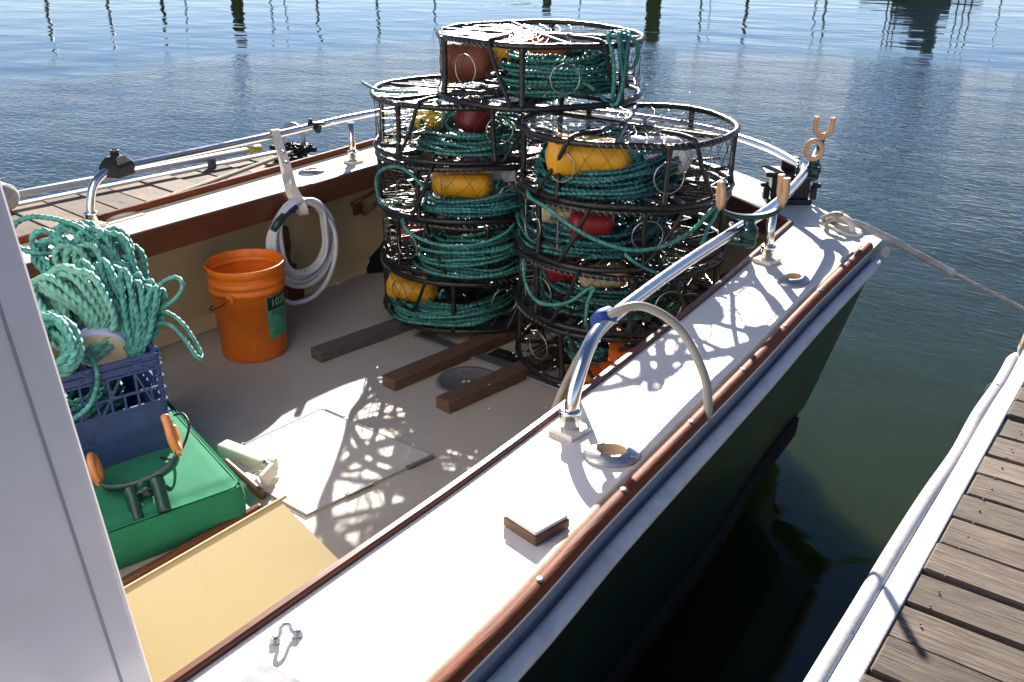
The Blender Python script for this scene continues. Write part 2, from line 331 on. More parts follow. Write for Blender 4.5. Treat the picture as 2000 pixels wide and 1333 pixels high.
# ------------------------------------------------------------------ water
def water_material():
    m = bpy.data.materials.new('harbour_water'); m.use_nodes = True; t = m.node_tree; p = t.nodes['Principled BSDF']
    L = t.links.new
    p.inputs['Base Color'].default_value = (0.017, 0.027, 0.006, 1); p.inputs['Subsurface Weight'].default_value = 1.0; p.inputs['Subsurface Radius'].default_value = (1.3, 2.0, 0.7); p.inputs['Subsurface Scale'].default_value = 1.0; p.inputs['Roughness'].default_value = 0.04; p.inputs['IOR'].default_value = 1.333
    g = t.nodes.new('ShaderNodeNewGeometry')
    def noise(scale, detail, rotz, sc, rough=0.5, dist=0.0):
        mp = t.nodes.new('ShaderNodeMapping'); mp.inputs['Rotation'].default_value = (0, 0, rotz); mp.inputs['Scale'].default_value = sc
        L(g.outputs['Position'], mp.inputs[0])
        n = t.nodes.new('ShaderNodeTexNoise'); n.inputs['Scale'].default_value = scale; n.inputs['Detail'].default_value = detail; n.inputs['Roughness'].default_value = rough; n.inputs['Distortion'].default_value = dist
        L(mp.outputs[0], n.inputs['Vector']); return n.outputs['Fac']
    # a gust has roughened one patch of the basin, the water beyond it lies calm
    d = t.nodes.new('ShaderNodeVectorMath'); d.operation = 'DISTANCE'; L(g.outputs['Position'], d.inputs[0]); d.inputs[1].default_value = (-4.4, 5.8, WATER_Z)
    pn = noise(0.35, 3, 0, (1, 1, 1))
    a = t.nodes.new('ShaderNodeMath'); a.operation = 'MULTIPLY_ADD'; L(pn, a.inputs[0]); a.inputs[1].default_value = 7.0; L(d.outputs['Value'], a.inputs[2])
    mr = t.nodes.new('ShaderNodeMapRange'); mr.interpolation_type = 'SMOOTHSTEP'; L(a.outputs[0], mr.inputs[0])
    mr.inputs[1].default_value = 9.0; mr.inputs[2].default_value = 13.5; mr.inputs[3].default_value = 1.0; mr.inputs[4].default_value = 0.0
    # sheltered strip between hull and dock
    d2 = t.nodes.new('ShaderNodeVectorMath'); d2.operation = 'DISTANCE'; L(g.outputs['Position'], d2.inputs[0]); d2.inputs[1].default_value = (-0.45, 1.4, WATER_Z)
    mr2 = t.nodes.new('ShaderNodeMapRange'); mr2.interpolation_type = 'SMOOTHSTEP'; L(d2.outputs['Value'], mr2.inputs[0]); mr2.inputs[1].default_value = 1.0; mr2.inputs[2].default_value = 6.0; mr2.inputs[3].default_value = 0.06; mr2.inputs[4].default_value = 1.0
    ms = t.nodes.new('ShaderNodeMath'); ms.operation = 'MULTIPLY'; L(mr.outputs[0], ms.inputs[0]); L(mr2.outputs[0], ms.inputs[1])
    rip = noise(17.0, 2.5, R(-28), (0.50, 1.0, 1.0), 0.55, 0.8)
    rip2 = noise(3.2, 1.5, R(-40), (0.5, 1.0, 1.0), 0.5, 0.3)
    sw = noise(0.9, 2.0, R(-37), (0.6, 1.0, 1.0), 0.5)
    m1 = t.nodes.new('ShaderNodeMath'); m1.operation = 'MULTIPLY_ADD'; L(rip2, m1.inputs[0]); m1.inputs[1].default_value = 0.45; L(rip, m1.inputs[2])
    m2 = t.nodes.new('ShaderNodeMath'); m2.operation = 'MULTIPLY'; L(m1.outputs[0], m2.inputs[0]); L(ms.outputs[0], m2.inputs[1])
    b1 = t.nodes.new('ShaderNodeBump'); b1.inputs['Strength'].default_value = 1.0; b1.inputs['Distance'].default_value = 0.0085; L(m2.outputs[0], b1.inputs['Height'])
    b2 = t.nodes.new('ShaderNodeBump'); b2.inputs['Strength'].default_value = 1.0; b2.inputs['Distance'].default_value = 0.028; L(sw, b2.inputs['Height']); L(b1.outputs[0], b2.inputs['Normal'])
    sw2 = noise(3.4, 2.0, R(-37), (0.45, 1.0, 1.0), 0.5)
    b3 = t.nodes.new('ShaderNodeBump'); b3.inputs['Strength'].default_value = 1.0; b3.inputs['Distance'].default_value = 0.004; L(sw2, b3.inputs['Height']); L(b2.outputs[0], b3.inputs['Normal'])
    L(b3.outputs[0], p.inputs['Normal'])
    return m
b = MB(); b.add([(-700, -700, WATER_Z), (700, -700, WATER_Z), (700, 700, WATER_Z), (-700, 700, WATER_Z)], [(0, 1, 2, 3)])
structure('water', b, water_material())

# ------------------------------------------------------------------ boat
OUT_S = [(-.60, -1.6), (-.625, -.4), (-.651, .744), (-.686, 1.217), (-.726, 1.885), (-.766, 2.464), (-.80, 3.15)]
OUT_T = [(-.80, 3.15), (-1.10, 3.395), (-1.406, 3.624), (-1.75, 3.82), (-2.05, 3.90), (-2.35, 3.86), (-2.78, 3.66), (-3.26, 3.25)]
OUT_P = [(-3.26, 3.25), (-3.22, 2.8), (-3.186, 2.434), (-3.13, 1.774), (-3.06, .8), (-3.0, -.4), (-2.96, -1.6)]
IN_S = [(-.94, -1.6), (-.95, -.4), (-.9645, .744), (-.971, 1.217), (-1.003, 1.885), (-1.045, 2.464), (-1.111, 3.15)]
IN_T = [(-1.111, 3.15), (-1.27, 3.255), (-1.44, 3.355), (-1.75, 3.49), (-2.05, 3.55), (-2.35, 3.51), (-2.65, 3.39), (-2.93, 3.2)]
IN_P = [(-2.93, 3.2), (-2.916, 2.8), (-2.893, 2.434), (-2.872, 1.774), (-2.85, .8), (-2.83, -.4), (-2.82, -1.6)]
def sub(pts, k=6):
    P = np.array(pts, float); n = len(P); o = []
    for i in range(n - 1):
        p1, p2 = P[i], P[i + 1]; p0 = P[i - 1] if i else 2 * p1 - p2; p3 = P[i + 2] if i + 2 < n else 2 * p2 - p1
        for j in range(k):
            t = j / k; o.append(0.5 * (2 * p1 + (p2 - p0) * t + (2 * p0 - 5 * p1 + 4 * p2 - p3) * t * t + (3 * p1 - p0 - 3 * p2 + p3) * t ** 3))
    return np.array(o)
def ring(a, b_, c): return np.vstack([sub(a), sub(b_), sub(c), [c[-1]]])
OUTER = ring(OUT_S, OUT_T, OUT_P); INNER = ring(IN_S, IN_T, IN_P)
NS = 36; NT = 42       # samples on the starboard side, on the stern
def offset(P, d):
    """outward offset; the outline runs starboard > stern > port"""
    T = np.empty_like(P); T[1:-1] = P[2:] - P[:-2]; T[0] = P[1] - P[0]; T[-1] = P[-1] - P[-2]
    T /= np.linalg.norm(T, axis=1)[:, None]
    return P + d * np.stack([T[:, 1], -T[:, 0]], 1)
def rows_at(P, z): return [(p[0], p[1], z) for p in P]
boat = thing('fishing_boat', 'open white fishing boat with dark green hull and stainless grab rail between two docks', 'boat', (-2.0, 1.5, 0.0))
# hull
XC = -1.98
def rake(P, z):
    zs = [-.7, -.1, .08, .25, .38, .52]; rk = [.95, .66, .54, .36, .22, 0.0]; ins = [.80, .16, .028, .012, .0, -.004]
    r = np.interp(z, zs, rk); i = np.interp(z, zs, ins); Q = []
    for x, y in P:
        s = min(1, max(0, (y - 1.5) / 1.65)); s = s * s * (3 - 2 * s); side = min(1, abs(x - XC) / 1.2)
        Q.append((x + (i if x < XC else -i) * min(1.0, abs(x - XC) / 0.5), y - r * s * (.30 + .70 * side)))
    return np.array(Q)
b = MB(); H0 = offset(OUTER, 0.012)
b.loft([rows_at(rake(H0, z), z) for z in (.462, .42, .38, .30, .2, .1)], smooth=True)
hull = obj('hull', b, 'hull', boat)
b = MB(); b.loft([rows_at(rake(H0, z), z) for z in (.0995, .02, -.1, -.3, -.7)], smooth=True); obj('hull_bottom', b, 'bottom', boat)
ch = rake(H0, .1)   # chine guard, a dark strake along the lower hull that stops before the stern
for side in (0, 1):
    b = MB()
    P = ch[:NS] if side == 0 else ch[NS + NT:][::-1]
    P = np.array([p for p in P if p[1] < 2.62]); sg = 1 if side == 0 else -1
    sec = [(.0, .036), (.012, .037), (.017, .030), (.017, -.004), (.014, -.030), (.0, -.034)]
    b.loft([[(p[0] + sg * (dx - .004), p[1], .075 + dz) for dx, dz in sec] for p in P])
    e = P[-1]; b.add([(e[0] + sg * (dx - .004), e[1], .075 + dz) for dx, dz in sec] + [(e[0], e[1] + .05, .085)], [(k, k + 1, 6) for k in range(5)], True)
    obj('chine_guard', b, 'bottom', boat)
# side decks and stern deck
b = MB(); b.loft([rows_at(INNER, DECK_Z), rows_at(OUTER, DECK_Z)], smooth=False)
b.loft([rows_at(OUTER, DECK_Z), rows_at(OUTER, DECK_Z - .006)], smooth=False)
deck = obj('side_deck', b, 'deck', boat)
b = MB(); b.loft([rows_at(offset(OUTER, -.001), DECK_Z - .004), rows_at(offset(OUTER, -.001), DECK_Z - .035), rows_at(offset(OUTER, .010), .455)], smooth=False); obj('sheer_strip', b, 'sheer_shade_grey', boat)
# cockpit floor and lining
LIN = INNER.copy(); LIN = offset(INNER, 0.075)
FLO = []
for k, (x, y) in enumerate(offset(INNER, 0.10)):
    s = min(1, max(0, (y - 1.6) / 1.6)); FLO.append((x + (-.12 if x < -2 else .0) * (1 - s), y - .10 * s))
FLO = np.array(FLO)
b = MB(); b.add(rows_at(FLO, 0.0), [tuple(range(len(FLO)))]); floor = obj('cockpit_floor', b, 'sole', boat)
b = MB(); cov = []
mid = LIN * .02 + FLO * .98
b.loft([rows_at(LIN, DECK_Z - .004), rows_at(LIN * .5 + FLO * .5, .27), rows_at(offset(mid, -.004), .055), rows_at(offset(mid, -.012), .048), rows_at(offset(mid, -.02), .02), rows_at(offset(mid, -.034), .003)], smooth=False)
obj('cockpit_lining', b, 'lining', boat)
b = MB(); b.loft([rows_at(offset(INNER, .08), DECK_Z - .03), rows_at(offset(INNER, .0), DECK_Z - .03)]); obj('deck_underside', b, 'lining', boat)
# coaming trim: mahogany fascia round the cockpit edge, standing a little proud of the deck
def trim_rows(P, hi, lo, th):
    A = offset(P, -.001); B = offset(P, -th)
    return [rows_at(A, lo), rows_at(A, hi - .003), rows_at(offset(P, -.004), hi), rows_at(offset(P, -th + .004), hi), rows_at(B, hi - .004), rows_at(B, lo), rows_at(A, lo)]
b = MB(); b.loft(trim_rows(INNER, DECK_Z + .011, DECK_Z - .082, .019), smooth=False); obj('coaming_trim', b, 'mahogany', boat)
# toe rails: half-round teak along both outer edges, with bungs, on a bead of caulk
for P in (OUTER[:NS], OUTER[NS + NT:]):
    Q = offset(P, -.014)
    b = MB(); sec = [(.0155 * math.cos(a), .019 * math.sin(a)) for a in np.linspace(0, math.pi, 9)]
    hk = 1.0 if P[0][0] > -2 else 1.5
    b.loft([rows_at(offset(P, -.014 + s), DECK_Z + .002 + z * hk) for s, z in sec], smooth=True)
    tr = obj('toe_rail', b, 'teak', boat)
    acc = .17; rows = cr([(p[0], p[1], DECK_Z + .0215) for p in Q], .01)
    for i in range(1, len(rows)):
        acc += np.linalg.norm(rows[i] - rows[i - 1])
        if acc > .30:
            acc = 0; b = MB(); b.lathe([(.0060, -.003), (.0060, .001), (.004, .0018), (.0, .0012)], 10, Matrix.Translation(rows[i])); obj('screw', b, 'dull_steel', tr)
    b = MB(); b.loft([rows_at(offset(P, s), DECK_Z + z) for s, z in ((-.046, .001), (-.044, .007), (-.036, .008), (-.030, .004))]); obj('caulk_bead', b, 'caulk', boat)
# white vinyl rub rail below, with a dark joint line
b = MB(); q = offset(OUTER[:NS + NT], .021); b.tube(cr(rows_at(q[:NS], DECK_Z - .044), .05), .017, 12); obj('rub_rail', b, 'rubber_white', boat)
b = MB(); q = offset(OUTER[NS + NT:], .030); b.tube(cr(rows_at(q, DECK_Z - .046), .05), .018, 12); obj('rub_rail', b, 'rubber_white', boat)
b = MB(); q = offset(OUTER[NS:NS + NT + 1], .022); b.tube(cr(rows_at(q, DECK_Z - .045), .05), .020, 10); obj('stern_rub_rail', b, 'rubber_white', boat)
b = MB(); q = offset(OUTER, .017); b.tube(cr(rows_at(q[:NS], DECK_Z - .074), .05), .004, 6); obj('joint_line', b, 'rubber_white', boat)
# hatch in the floor
b = MB(); hp = [(-2.19, 1.37), (-1.735, 1.36), (-1.665, 1.80), (-2.165, 1.805)]
b.prism(hp, .0, .006, bevel=.002); hatch = obj('floor_hatch', b, 'hatch', boat)
b = MB(); 
for k in range(4):
    p, q = Vector((*hp[k], .0075)), Vector((*hp[(k + 1) % 4], .0075)); b.bar(p, q, .0028, .002)
obj('hatch_seam', b, 'caulk_grey', hatch)
for p, q, wv in (((-1.66, 1.80, .009), (-1.678, 1.70, .009), .013), ((-1.70, 1.58, .009), (-1.715, 1.49, .009), .011), ((-2.15, 1.812, .009), (-2.06, 1.811, .009), .011), ((-2.19, 1.42, .009), (-2.185, 1.50, .009), .012)):
    b = MB(); b.bar(p, q, wv, .004); obj('gasket_strip', b, 'plate_grey', hatch)
b = MB(); b.bar((-2.33, 2.45, .006), (-1.50, 2.405, .006), .022, .012, bevel=.003); b.bar((-2.33, 2.482, .003), (-1.50, 2.437, .003), .035, .006); obj('floor_seam_rail', b, 'dull_steel', boat)
b = MB(); cm = Matrix.Translation((-1.91, 2.27, 0)); b.lathe([(.115, .001), (.112, .006), (.098, .006), (.095, .003), (.02, .002), (.0, .002)], 40, cm); obj('deck_plate', b, 'plate_grey', boat)
b = MB(); b.box((-1.925, 2.512, .006), (.12, .075, .010), bevel=.003); b.box((-1.925, 2.512, .012), (.03, .02, .006), bevel=.002); obj('drain_cover', b, 'black_plastic', boat)
# teak skids on the floor beside the cushion
for a, c in (((-2.13, 1.385, .016), (-1.893, 1.338, .016)), ((-1.853, 1.298, .016), (-1.866, .70, .016))):
    b = MB(); a = Vector(a); c = Vector(c); b.bar(a, c, .020, .030, bevel=.009); obj('teak_skid', b, 'mahogany', boat)
# cabin side
def cabin_y(z): return .476 - .0665 * (z - .54)
b = MB(); bmm = bmesh.new(); bmesh.ops.create_cube(bmm, size=1.0)
for v in bmm.verts:
    z = 1.66 + v.co.z * 2.275; v.co = Vector((-1.9 + v.co.x * 1.85, cabin_y(z) if v.co.y > 0 else -1.945, z))
bmesh.ops.bevel(bmm, geom=bmm.edges[:], offset=.010, segments=3, affect='EDGES', profile=.5); b.bm(bmm); cabin = obj('cabin', b, 'cabin', boat)
b = MB(); b.bar((-.9757, cabin_y(.545) - .042, .545), (-.9757, cabin_y(2.7) - .042, 2.7), .0035, .0035); obj('cabin_seam', b, 'caulk_grey', cabin)
# grab rail
RAIL = [(-.922, 1.42, .53), (-.920, 1.432, .60), (-.923, 1.46, .648), (-.932, 1.505, .685), (-.945, 1.575, .703), (-.965, 1.74, .705), (-.99, 2.05, .705), (-1.007, 2.439, .705), (-1.024, 2.717, .703), (-1.07, 3.02, .703), (-1.115, 3.20, .702), (-1.20, 3.315, .702),
        (-1.40, 3.50, .702), (-1.70, 3.665, .702), (-2.05, 3.73, .702), (-2.4, 3.69, .702), (-2.8, 3.53, .702), (-3.07, 3.27, .702), (-3.125, 2.95, .702), (-3.10, 2.5, .702), (-3.09, 2.1, .702), (-3.09, 1.76, .702), (-3.088, 1.69, .690), (-3.085, 1.645, .65), (-3.083, 1.625, .58), (-3.082, 1.622, .52)]
b = MB(); b.tube(cr(RAIL, .02), .0155, 14); rail = obj('grab_rail', b, 'steel', boat)
for (x, y, top) in ((-1.022, 2.70, .70), (-3.05, 2.86, .70), (-2.05, 3.725, .70)):
    b = MB(); b.tube([(x, y, .52), (x, y, top)], .0145, 14); obj('rail_post', b, 'steel', boat)
for (x, y, a) in ((-.922, 1.425, -6), (-1.022, 2.70, -10), (-3.05, 2.86, 0), (-2.05, 3.725, 0), (-3.082, 1.622, 0)):
    b = MB(); b.lathe([(.021, .0), (.021, .035), (.024, .036), (.024, .044), (.019, .046)], 18, Matrix.Translation((x, y, .53)), cap1=True); sk = obj('post_socket', b, 'steel', boat)
    b = MB(); b.box((x, y, .5265), (.066, .066, .013), (0, 0, R(a)), bevel=.003); obj('base_pad', b, 'gel', sk)
# flush rod holders set in the side deck
def flush_holder(x, y, a, tilt=1.0):
    mm = Matrix.Translation((x, y, DECK_Z)) @ Matrix.Rotation(R(a), 4, 'Z')
    b = MB(); b.lathe([(.050, .0005), (.0495, .005), (.044, .0105), (.034, .0155), (.029, .0175), (.0265, .0165)], 36, mm, sx=1.15, sy=.86); h = obj('flush_rod_holder', b, 'dull_steel', boat)
    b = MB(); b.lathe([(.0268, .0168), (.0255, .013), (.0245, .004), (.0, .0035)], 28, mm, sx=1.15, sy=.86); obj('liner', b, 'hole_tan', h)
    for s in (-1, 1):
        b = MB(); b.lathe([(.006, -.001), (.006, .0012), (.003, .002), (.0, .0006)], 10, mm @ Matrix.Translation((s * .0435, -.012 * s, .0105)) @ Matrix.Rotation(R(22 * s), 4, 'Y')); obj('screw', b, 'steel', h)
flush_holder(-.799, 1.392, 30); flush_holder(-.889, 2.58, 75); flush_holder(-3.06, 2.62, 60)
# pad left where a post is missing, a pad eye, a smoked plate, a stern chock
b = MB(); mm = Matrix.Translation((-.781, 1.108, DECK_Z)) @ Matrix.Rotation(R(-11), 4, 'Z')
b.prism([(-.042, -.042), (.042, -.042), (.042, .042), (-.042, .042)], .0, .020, mm, .003); pad = obj('rail_pad', b, 'pad_side_shade', boat)
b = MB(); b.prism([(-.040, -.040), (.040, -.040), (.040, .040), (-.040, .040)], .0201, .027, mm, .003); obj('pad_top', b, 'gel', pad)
b = MB(); b.lathe([(.016, .0275), (.014, .0255 + .002), (.0, .0272)], 24, mm @ Matrix.Translation((-.004, .012, .0004)), sx=1.2); obj('bolt_hole', b, 'hole_tan', pad)
b = MB(); mm = Matrix.Translation((-.915, .655, DECK_Z)) @ Matrix.Rotation(R(62), 4, 'Z')
for s in (-1, 1): b.lathe([(.008, 0), (.008, .004), (.0055, .007), (.005, .010), (.0, .011)], 14, mm @ Matrix.Translation((s * .017, 0, 0)))
b.tube(cr([mm @ Vector(p) for p in ((-.017, 0, .006), (-.009, .001, .010), (-.007, .001, .022), (.0, .001, .027), (.007, .001, .022), (.009, .001, .010), (.017, 0, .006))], .003), .0032, 8)
obj('pad_eye', b, 'dull_steel', boat)
b = MB(); b.prism([(-.900, .600), (-.70, .622), (-.678, .424), (-.878, .402)], DECK_Z + .001, DECK_Z + .006, bevel=.001); obj('smoked_deck_plate', b, 'glass', boat)
b = MB(); mm = Matrix.Translation((-.955, 3.185, DECK_Z)) @ Matrix.Rotation(R(-35), 4, 'Z')
b.prism([(-.085, -.03), (.085, -.03), (.10, .0), (.085, .03), (-.085, .03), (-.10, 0)], .0, .012, mm, .004)
b.tube(cr([mm @ Vector(p) for p in ((-.065, 0, .008), (-.055, 0, .035), (-.02, 0, .047), (.02, 0, .047), (.055, 0, .035), (.065, 0, .008))], .006), .011, 10)
obj('stern_chock', b, 'gel', boat)
b = MB(); b.tube(cr([(-3.105, 1.80, .522), (-3.098, 1.74, .528), (-3.100, 1.68, .522)], .01), .009, 8); b.prism([(-3.085, 1.67), (-3.055, 1.67), (-3.065, 1.82), (-3.093, 1.82)], .5205, .5235); obj('fairlead', b, 'gel', boat)
# notched racks on the port lining
def rack(pts, x0, y0, z0, lean):
    b = MB(); mm = Matrix.Translation((x0, y0, z0)) @ Matrix.Rotation(math.pi / 2, 4, 'Z') @ Matrix.Rotation(math.pi / 2, 4, 'X')
    b.prism(pts, -.011, .011, mm, .002); return obj('rod_rack', b, 'mahogany', boat)
nr = [(-.035, 0), (.055, 0), (.055, .055), (.04, .085), (.022, .085), (.022, .05), (.008, .04), (.0, .055), (.0, .12), (.03, .125), (.03, .16), (.005, .17), (.0, .20), (.012, .24), (.006, .33), (-.03, .33)]
rack(nr, -2.985, 2.39, .02, 0); 
for p, q, rv in (((-2.985, 2.30, .28), (-2.955, 2.31, .34), .006), ((-2.97, 2.82, .30), (-2.93, 2.92, .37), .010), ((-2.97, 2.75, .36), (-2.93, 2.93, .42), .008)):
    b = MB(); b.tube([p, q], rv, 8); obj('rod_peg', b, 'mahogany', boat)
b = MB(); b.box((-2.98, 2.80, .33), (.02, .05, .05), bevel=.004); obj('peg_block', b, 'mahogany', boat)
# hinged bracket on the floor next to the cushion
b = MB(); b.bar((-2.20, 1.43, .022), (-1.985, 1.452, .022), .045, .040, bevel=.006); br = obj('folding_bracket', b, 'gel', boat)
b = MB(); b.prism([(-2.035, 1.335), (-1.945, 1.35), (-1.925, 1.40), (-1.94, 1.435), (-2.03, 1.425)], .001, .018, bevel=.004); b.bar((-1.935, 1.37, .03), (-1.945, 1.425, .045), .018, .045, bevel=.004); obj('bracket_foot', b, 'gel', br)
b = MB(); b.tube(cr([(-2.00, 1.41, .04), (-1.985, 1.42, .055), (-1.965, 1.415, .06), (-1.95, 1.40, .052)], .004), .005, 8); b.box((-1.975, 1.425, .05), (.022, .03, .016), (0, 0, .4), bevel=.004); b.tube([(-1.955, 1.405, .05), (-1.985, 1.375, .035)], .0035, 8); obj('latch', b, 'steel', br)

# ------------------------------------------------------------------ docks
def dock(name, label, x0, x1, y0, y1, z, pitch, seed, m, rot, loc, edge_side):
    rng = random.Random(seed)
    t = thing(name, label, 'dock', loc)
    mm = Matrix.Translation(loc) @ Matrix.Rotation(rot, 4, 'Z')
    b = MB(); att = []; y = y0
    while y < y1 - .03:
        wd = min(pitch * rng.uniform(.93, 1.06), y1 - y); g = rng.uniform(.004, .012); n0 = b.n
        sk = rng.uniform(-.004, .004); dz = rng.uniform(-.003, .003); e = rng.uniform(-.012, .012)
        bmm = bmesh.new(); bmesh.ops.create_cube(bmm, size=1.0)
        for v in bmm.verts: v.co = Vector((v.co.x * (x1 - x0) + e * (1 if v.co.x > 0 else -.4), v.co.y * (wd - g) + sk * v.co.x * 2, v.co.z * .036))
        bmesh.ops.bevel(bmm, geom=bmm.edges[:], offset=.004, segments=1, affect='EDGES')
        b.bm(bmm, mm @ Matrix.Translation(((x0 + x1) / 2, y + wd / 2, z - .018 + dz)) @ Matrix.Rotation(rng.uniform(-.006, .006), 4, 'Y'))
        att += [(rng.random(), rng.random(), rng.random())] * (b.n - n0); y += wd
    o = obj('deck_planks', b, m, t); a = o.data.attributes.new('board', 'FLOAT_VECTOR', 'POINT'); a.data.foreach_set('vector', np.array(att, 'f').ravel())
    b = MB(); y = y0 + .04
    while y < y1:
        for xx in (x0 + .045, x0 + .62):
            p = mm @ Vector((xx + rng.uniform(-.004, .004), y + rng.uniform(-.006, .006), z + .0015)); b.lathe([(.0024, -.003), (.002, .0002), (.0, .0005)], 8, Matrix.Translation(p))
        y += pitch * .5
    obj('nail', b, 'plate_grey', t)['kind'] = 'stuff'
    b = MB()
    for xx in (x0 + .05, (x0 + x1) / 2, x1 - .05): b.bar(mm @ Vector((xx, y0, z - .12)), mm @ Vector((xx, y1, z - .12)), .07, .16)
    for yy in (y0 + .05, y1 - .05): b.bar(mm @ Vector((x0 + .09, yy, z - .121)), mm @ Vector((x1 - .09, yy, z - .121)), .07, .155)
    obj('dock_frame', b, 'lumber_grey', t)
    b = MB(); yy = y0 + .3
    while yy < y1: b.box(mm @ Vector(((x0 + x1) / 2, yy, z - .30)), ((x1 - x0) * .8, .45, .22), (0, 0, rot), bevel=.03); yy += .7
    obj('float_block', b, 'black_plastic', t)
    return t, mm
DOCK_Z = 0.27
t, mm = dock('plank_dock', 'weathered grey plank dock with white padded edge on the right of the boat', 0, 1.9, -2.2, 3.10, 0.0, .117, 5, 'dock', 0.0, (-.254, 0, DOCK_Z), -1)
b = MB(); b.box((-.278, .45, DOCK_Z - .012), (.046, 5.28, .026), bevel=.004)
rr = random.Random(3); obj('white_edge_board', b, 'dock_white', t)
b = MB(); pts = [(-.318 + rr.uniform(-.004, .004) + .003 * math.sin(y * 3), y, DOCK_Z - .012 + rr.uniform(-.003, .003)) for y in np.linspace(-2.2, 3.065, 22)]
rp = cr(pts, .03); rad = np.full(len(rp), .0195); rad[-1] = .008; rad[-2] = .015; b.tube(rp, rad, 14); obj('bumper_tube', b, 'rubber_white', t)
b = MB()
for y in (2.75, 1.47, .45): b.tube(cr([(-.318 + .0205 * math.cos(a), y + .01 * math.sin(a), DOCK_Z - .012 + .0205 * math.sin(a)) for a in np.linspace(-.4, 3.6, 14)], .01), .0012, 6)
obj('bumper_shadow_mark', b, 'rope_grey', t)  # thin bands added to stand for shadow marks across the tube
tp = thing('corner_bumper', 'tan rounded corner bumper at the far end of the right dock', 'bumper', (-.28, 3.15, .23))
b = MB(); b.lathe([(.0, .14), (.03, .135), (.055, .11), (.062, .05), (.064, -.10), (.05, -.13)], 20, Matrix.Translation((-.268, 3.155, DOCK_Z - .04)) @ Matrix.Scale(.85, 4), cap1=True); obj('pad', b, 'tan', tp)
b = MB(); b.lathe([(.066, .0), (.067, .02), (.066, .04)], 20, Matrix.Translation((-.268, 3.155, DOCK_Z - .04)) @ Matrix.Scale(.85, 4)); obj('retaining_band', b, 'strap_cream', tp)
t, mm = dock('plank_dock', 'sun-bleached plank dock beyond the port side of the boat', 0, 1.75, -3.5, 4.42, 0.0, .205, 8, 'dock_warm', R(-4.0), (-5.62, 0.0, 0.0), 1)
b = MB(); b.bar(mm @ Vector((-.03, -3.5, -.01)), mm @ Vector((-.03, 4.42, -.01)), .055, .05, bevel=.006); obj('white_edge_board', b, 'dock_white', t)
t = thing('metal_pipe', 'long pale metal pipe lying along the far edge of the port dock', 'pipe', (-5.45, 2.5, .06))
P0, P1 = Vector((-5.60, .6, .075)), Vector((-5.30, 4.05, .075))
b = MB(); b.tube([P0, P0 + (P1 - P0) * .5, P1], .021, 12); obj('tube', b, 'aluminium', t)
b = MB(); b.tube([P1 - (P1 - P0) * .018, P1 + (P1 - P0) * .012], .026, 12); obj('end_cap', b, 'buoy_lemon', t)
for k in (.1, .5, .9):
    b = MB(); b.box(P0 + (P1 - P0) * k - Vector((0, 0, .045)), (.05, .04, .06), (0, 0, R(-5)), bevel=.004)
    obj('pipe_block', b, 'lumber_grey', t)
t = thing('dock_cleat', 'black iron cleat with shackle ring on the end of the port dock', 'cleat', (-5.05, 4.18, 0))
mm = Matrix.Translation((-5.05, 4.18, 0.004)) @ Matrix.Rotation(R(25), 4, 'Z')
b = MB(); b.box((0, 0, .015), (.26, .12, .03), bevel=.006, mtx=mm); b.box((-.05, 0, .05), (.035, .05, .06), bevel=.008, mtx=mm); b.box((.05, 0, .05), (.035, .05, .06), bevel=.008, mtx=mm); b.tube(cr([mm @ Vector(p) for p in ((-.17, 0, .085), (-.1, 0, .078), (0, 0, .075), (.1, 0, .078), (.17, 0, .085))], .02), .017, 10); obj('horn', b, 'black_plastic', t)
b = MB(); b.tube(cr([mm @ Vector((.075 * math.cos(a), .02, .16 + .085 * math.sin(a))) for a in np.linspace(-1.0, 4.14, 18)], .01), .016, 10); obj('shackle', b, 'dull_steel', t)
b = MB(); rr = random.Random(9)
b.tube(cr([mm @ Vector((.1 * math.cos(a * 1.3) + rr.uniform(-.02, .02) + .03, .05 * math.sin(a) , .05 + .035 * math.sin(a * 2.1) + .03)) for a in np.linspace(0, 14, 30)], .02), .013, 8, lobes=3, pitch=.05); obj('chain', b, 'black_rubber', t)
# fender and dock line
t = thing('dock_fender', 'dirty white fleece-covered fender lying on the port dock behind the cabin', 'fender', (-5.35, 2.2, .09))
fm = frame_mtx((-5.27, 2.34, .100), (.93, .37, -.08)) @ Matrix.Scale(.85, 4)
b = MB(); b.lathe([(.0, .004), (.05, .002), (.075, -.01), (.088, -.04), (.10, -.12), (.105, -.3), (.10, -.55), (.06, -.62), (.0, -.63)], 28, fm); obj('sleeve', b, 'fleece', t)
b = MB(); b.lathe([(.086, -.03), (.091, -.036), (.092, -.046), (.088, -.052)], 28, fm); obj('hem', b, 'rope_grey', t)
b = MB(); ml = cr([(-5.02, 4.14, .075), (-4.40, 3.30, .215), (-3.78, 2.47, .358), (-3.165, 1.66, .505), (-3.135, 1.45, .522), (-3.11, 1.1, .53), (-3.08, .5, .53)], .006)
b.tube(ml, .0135, 9, lobes=3, pitch=.042, depth=.3); tag(obj('mooring_line', b, 'rope_tan'), 'tan three-strand mooring line stretched from the port dock cleat along the teak rail', 'rope')
t = thing('rope_pile', 'small pile of weathered tan and olive rope on the port dock beside the cabin', 'rope', (-4.25, 1.75, 0.01))
rr = random.Random(2); b = MB(); b.tube(cr([(-4.25 + .16 * math.cos(a) + rr.uniform(-.03, .03), 1.75 + .12 * math.sin(a) + rr.uniform(-.03, .03), .018 + .0017 * i) for i, a in enumerate(np.linspace(0, 25, 46))], .012), .012, 8, lobes=3, pitch=.05); obj('strands', b, 'rope_tan', t)
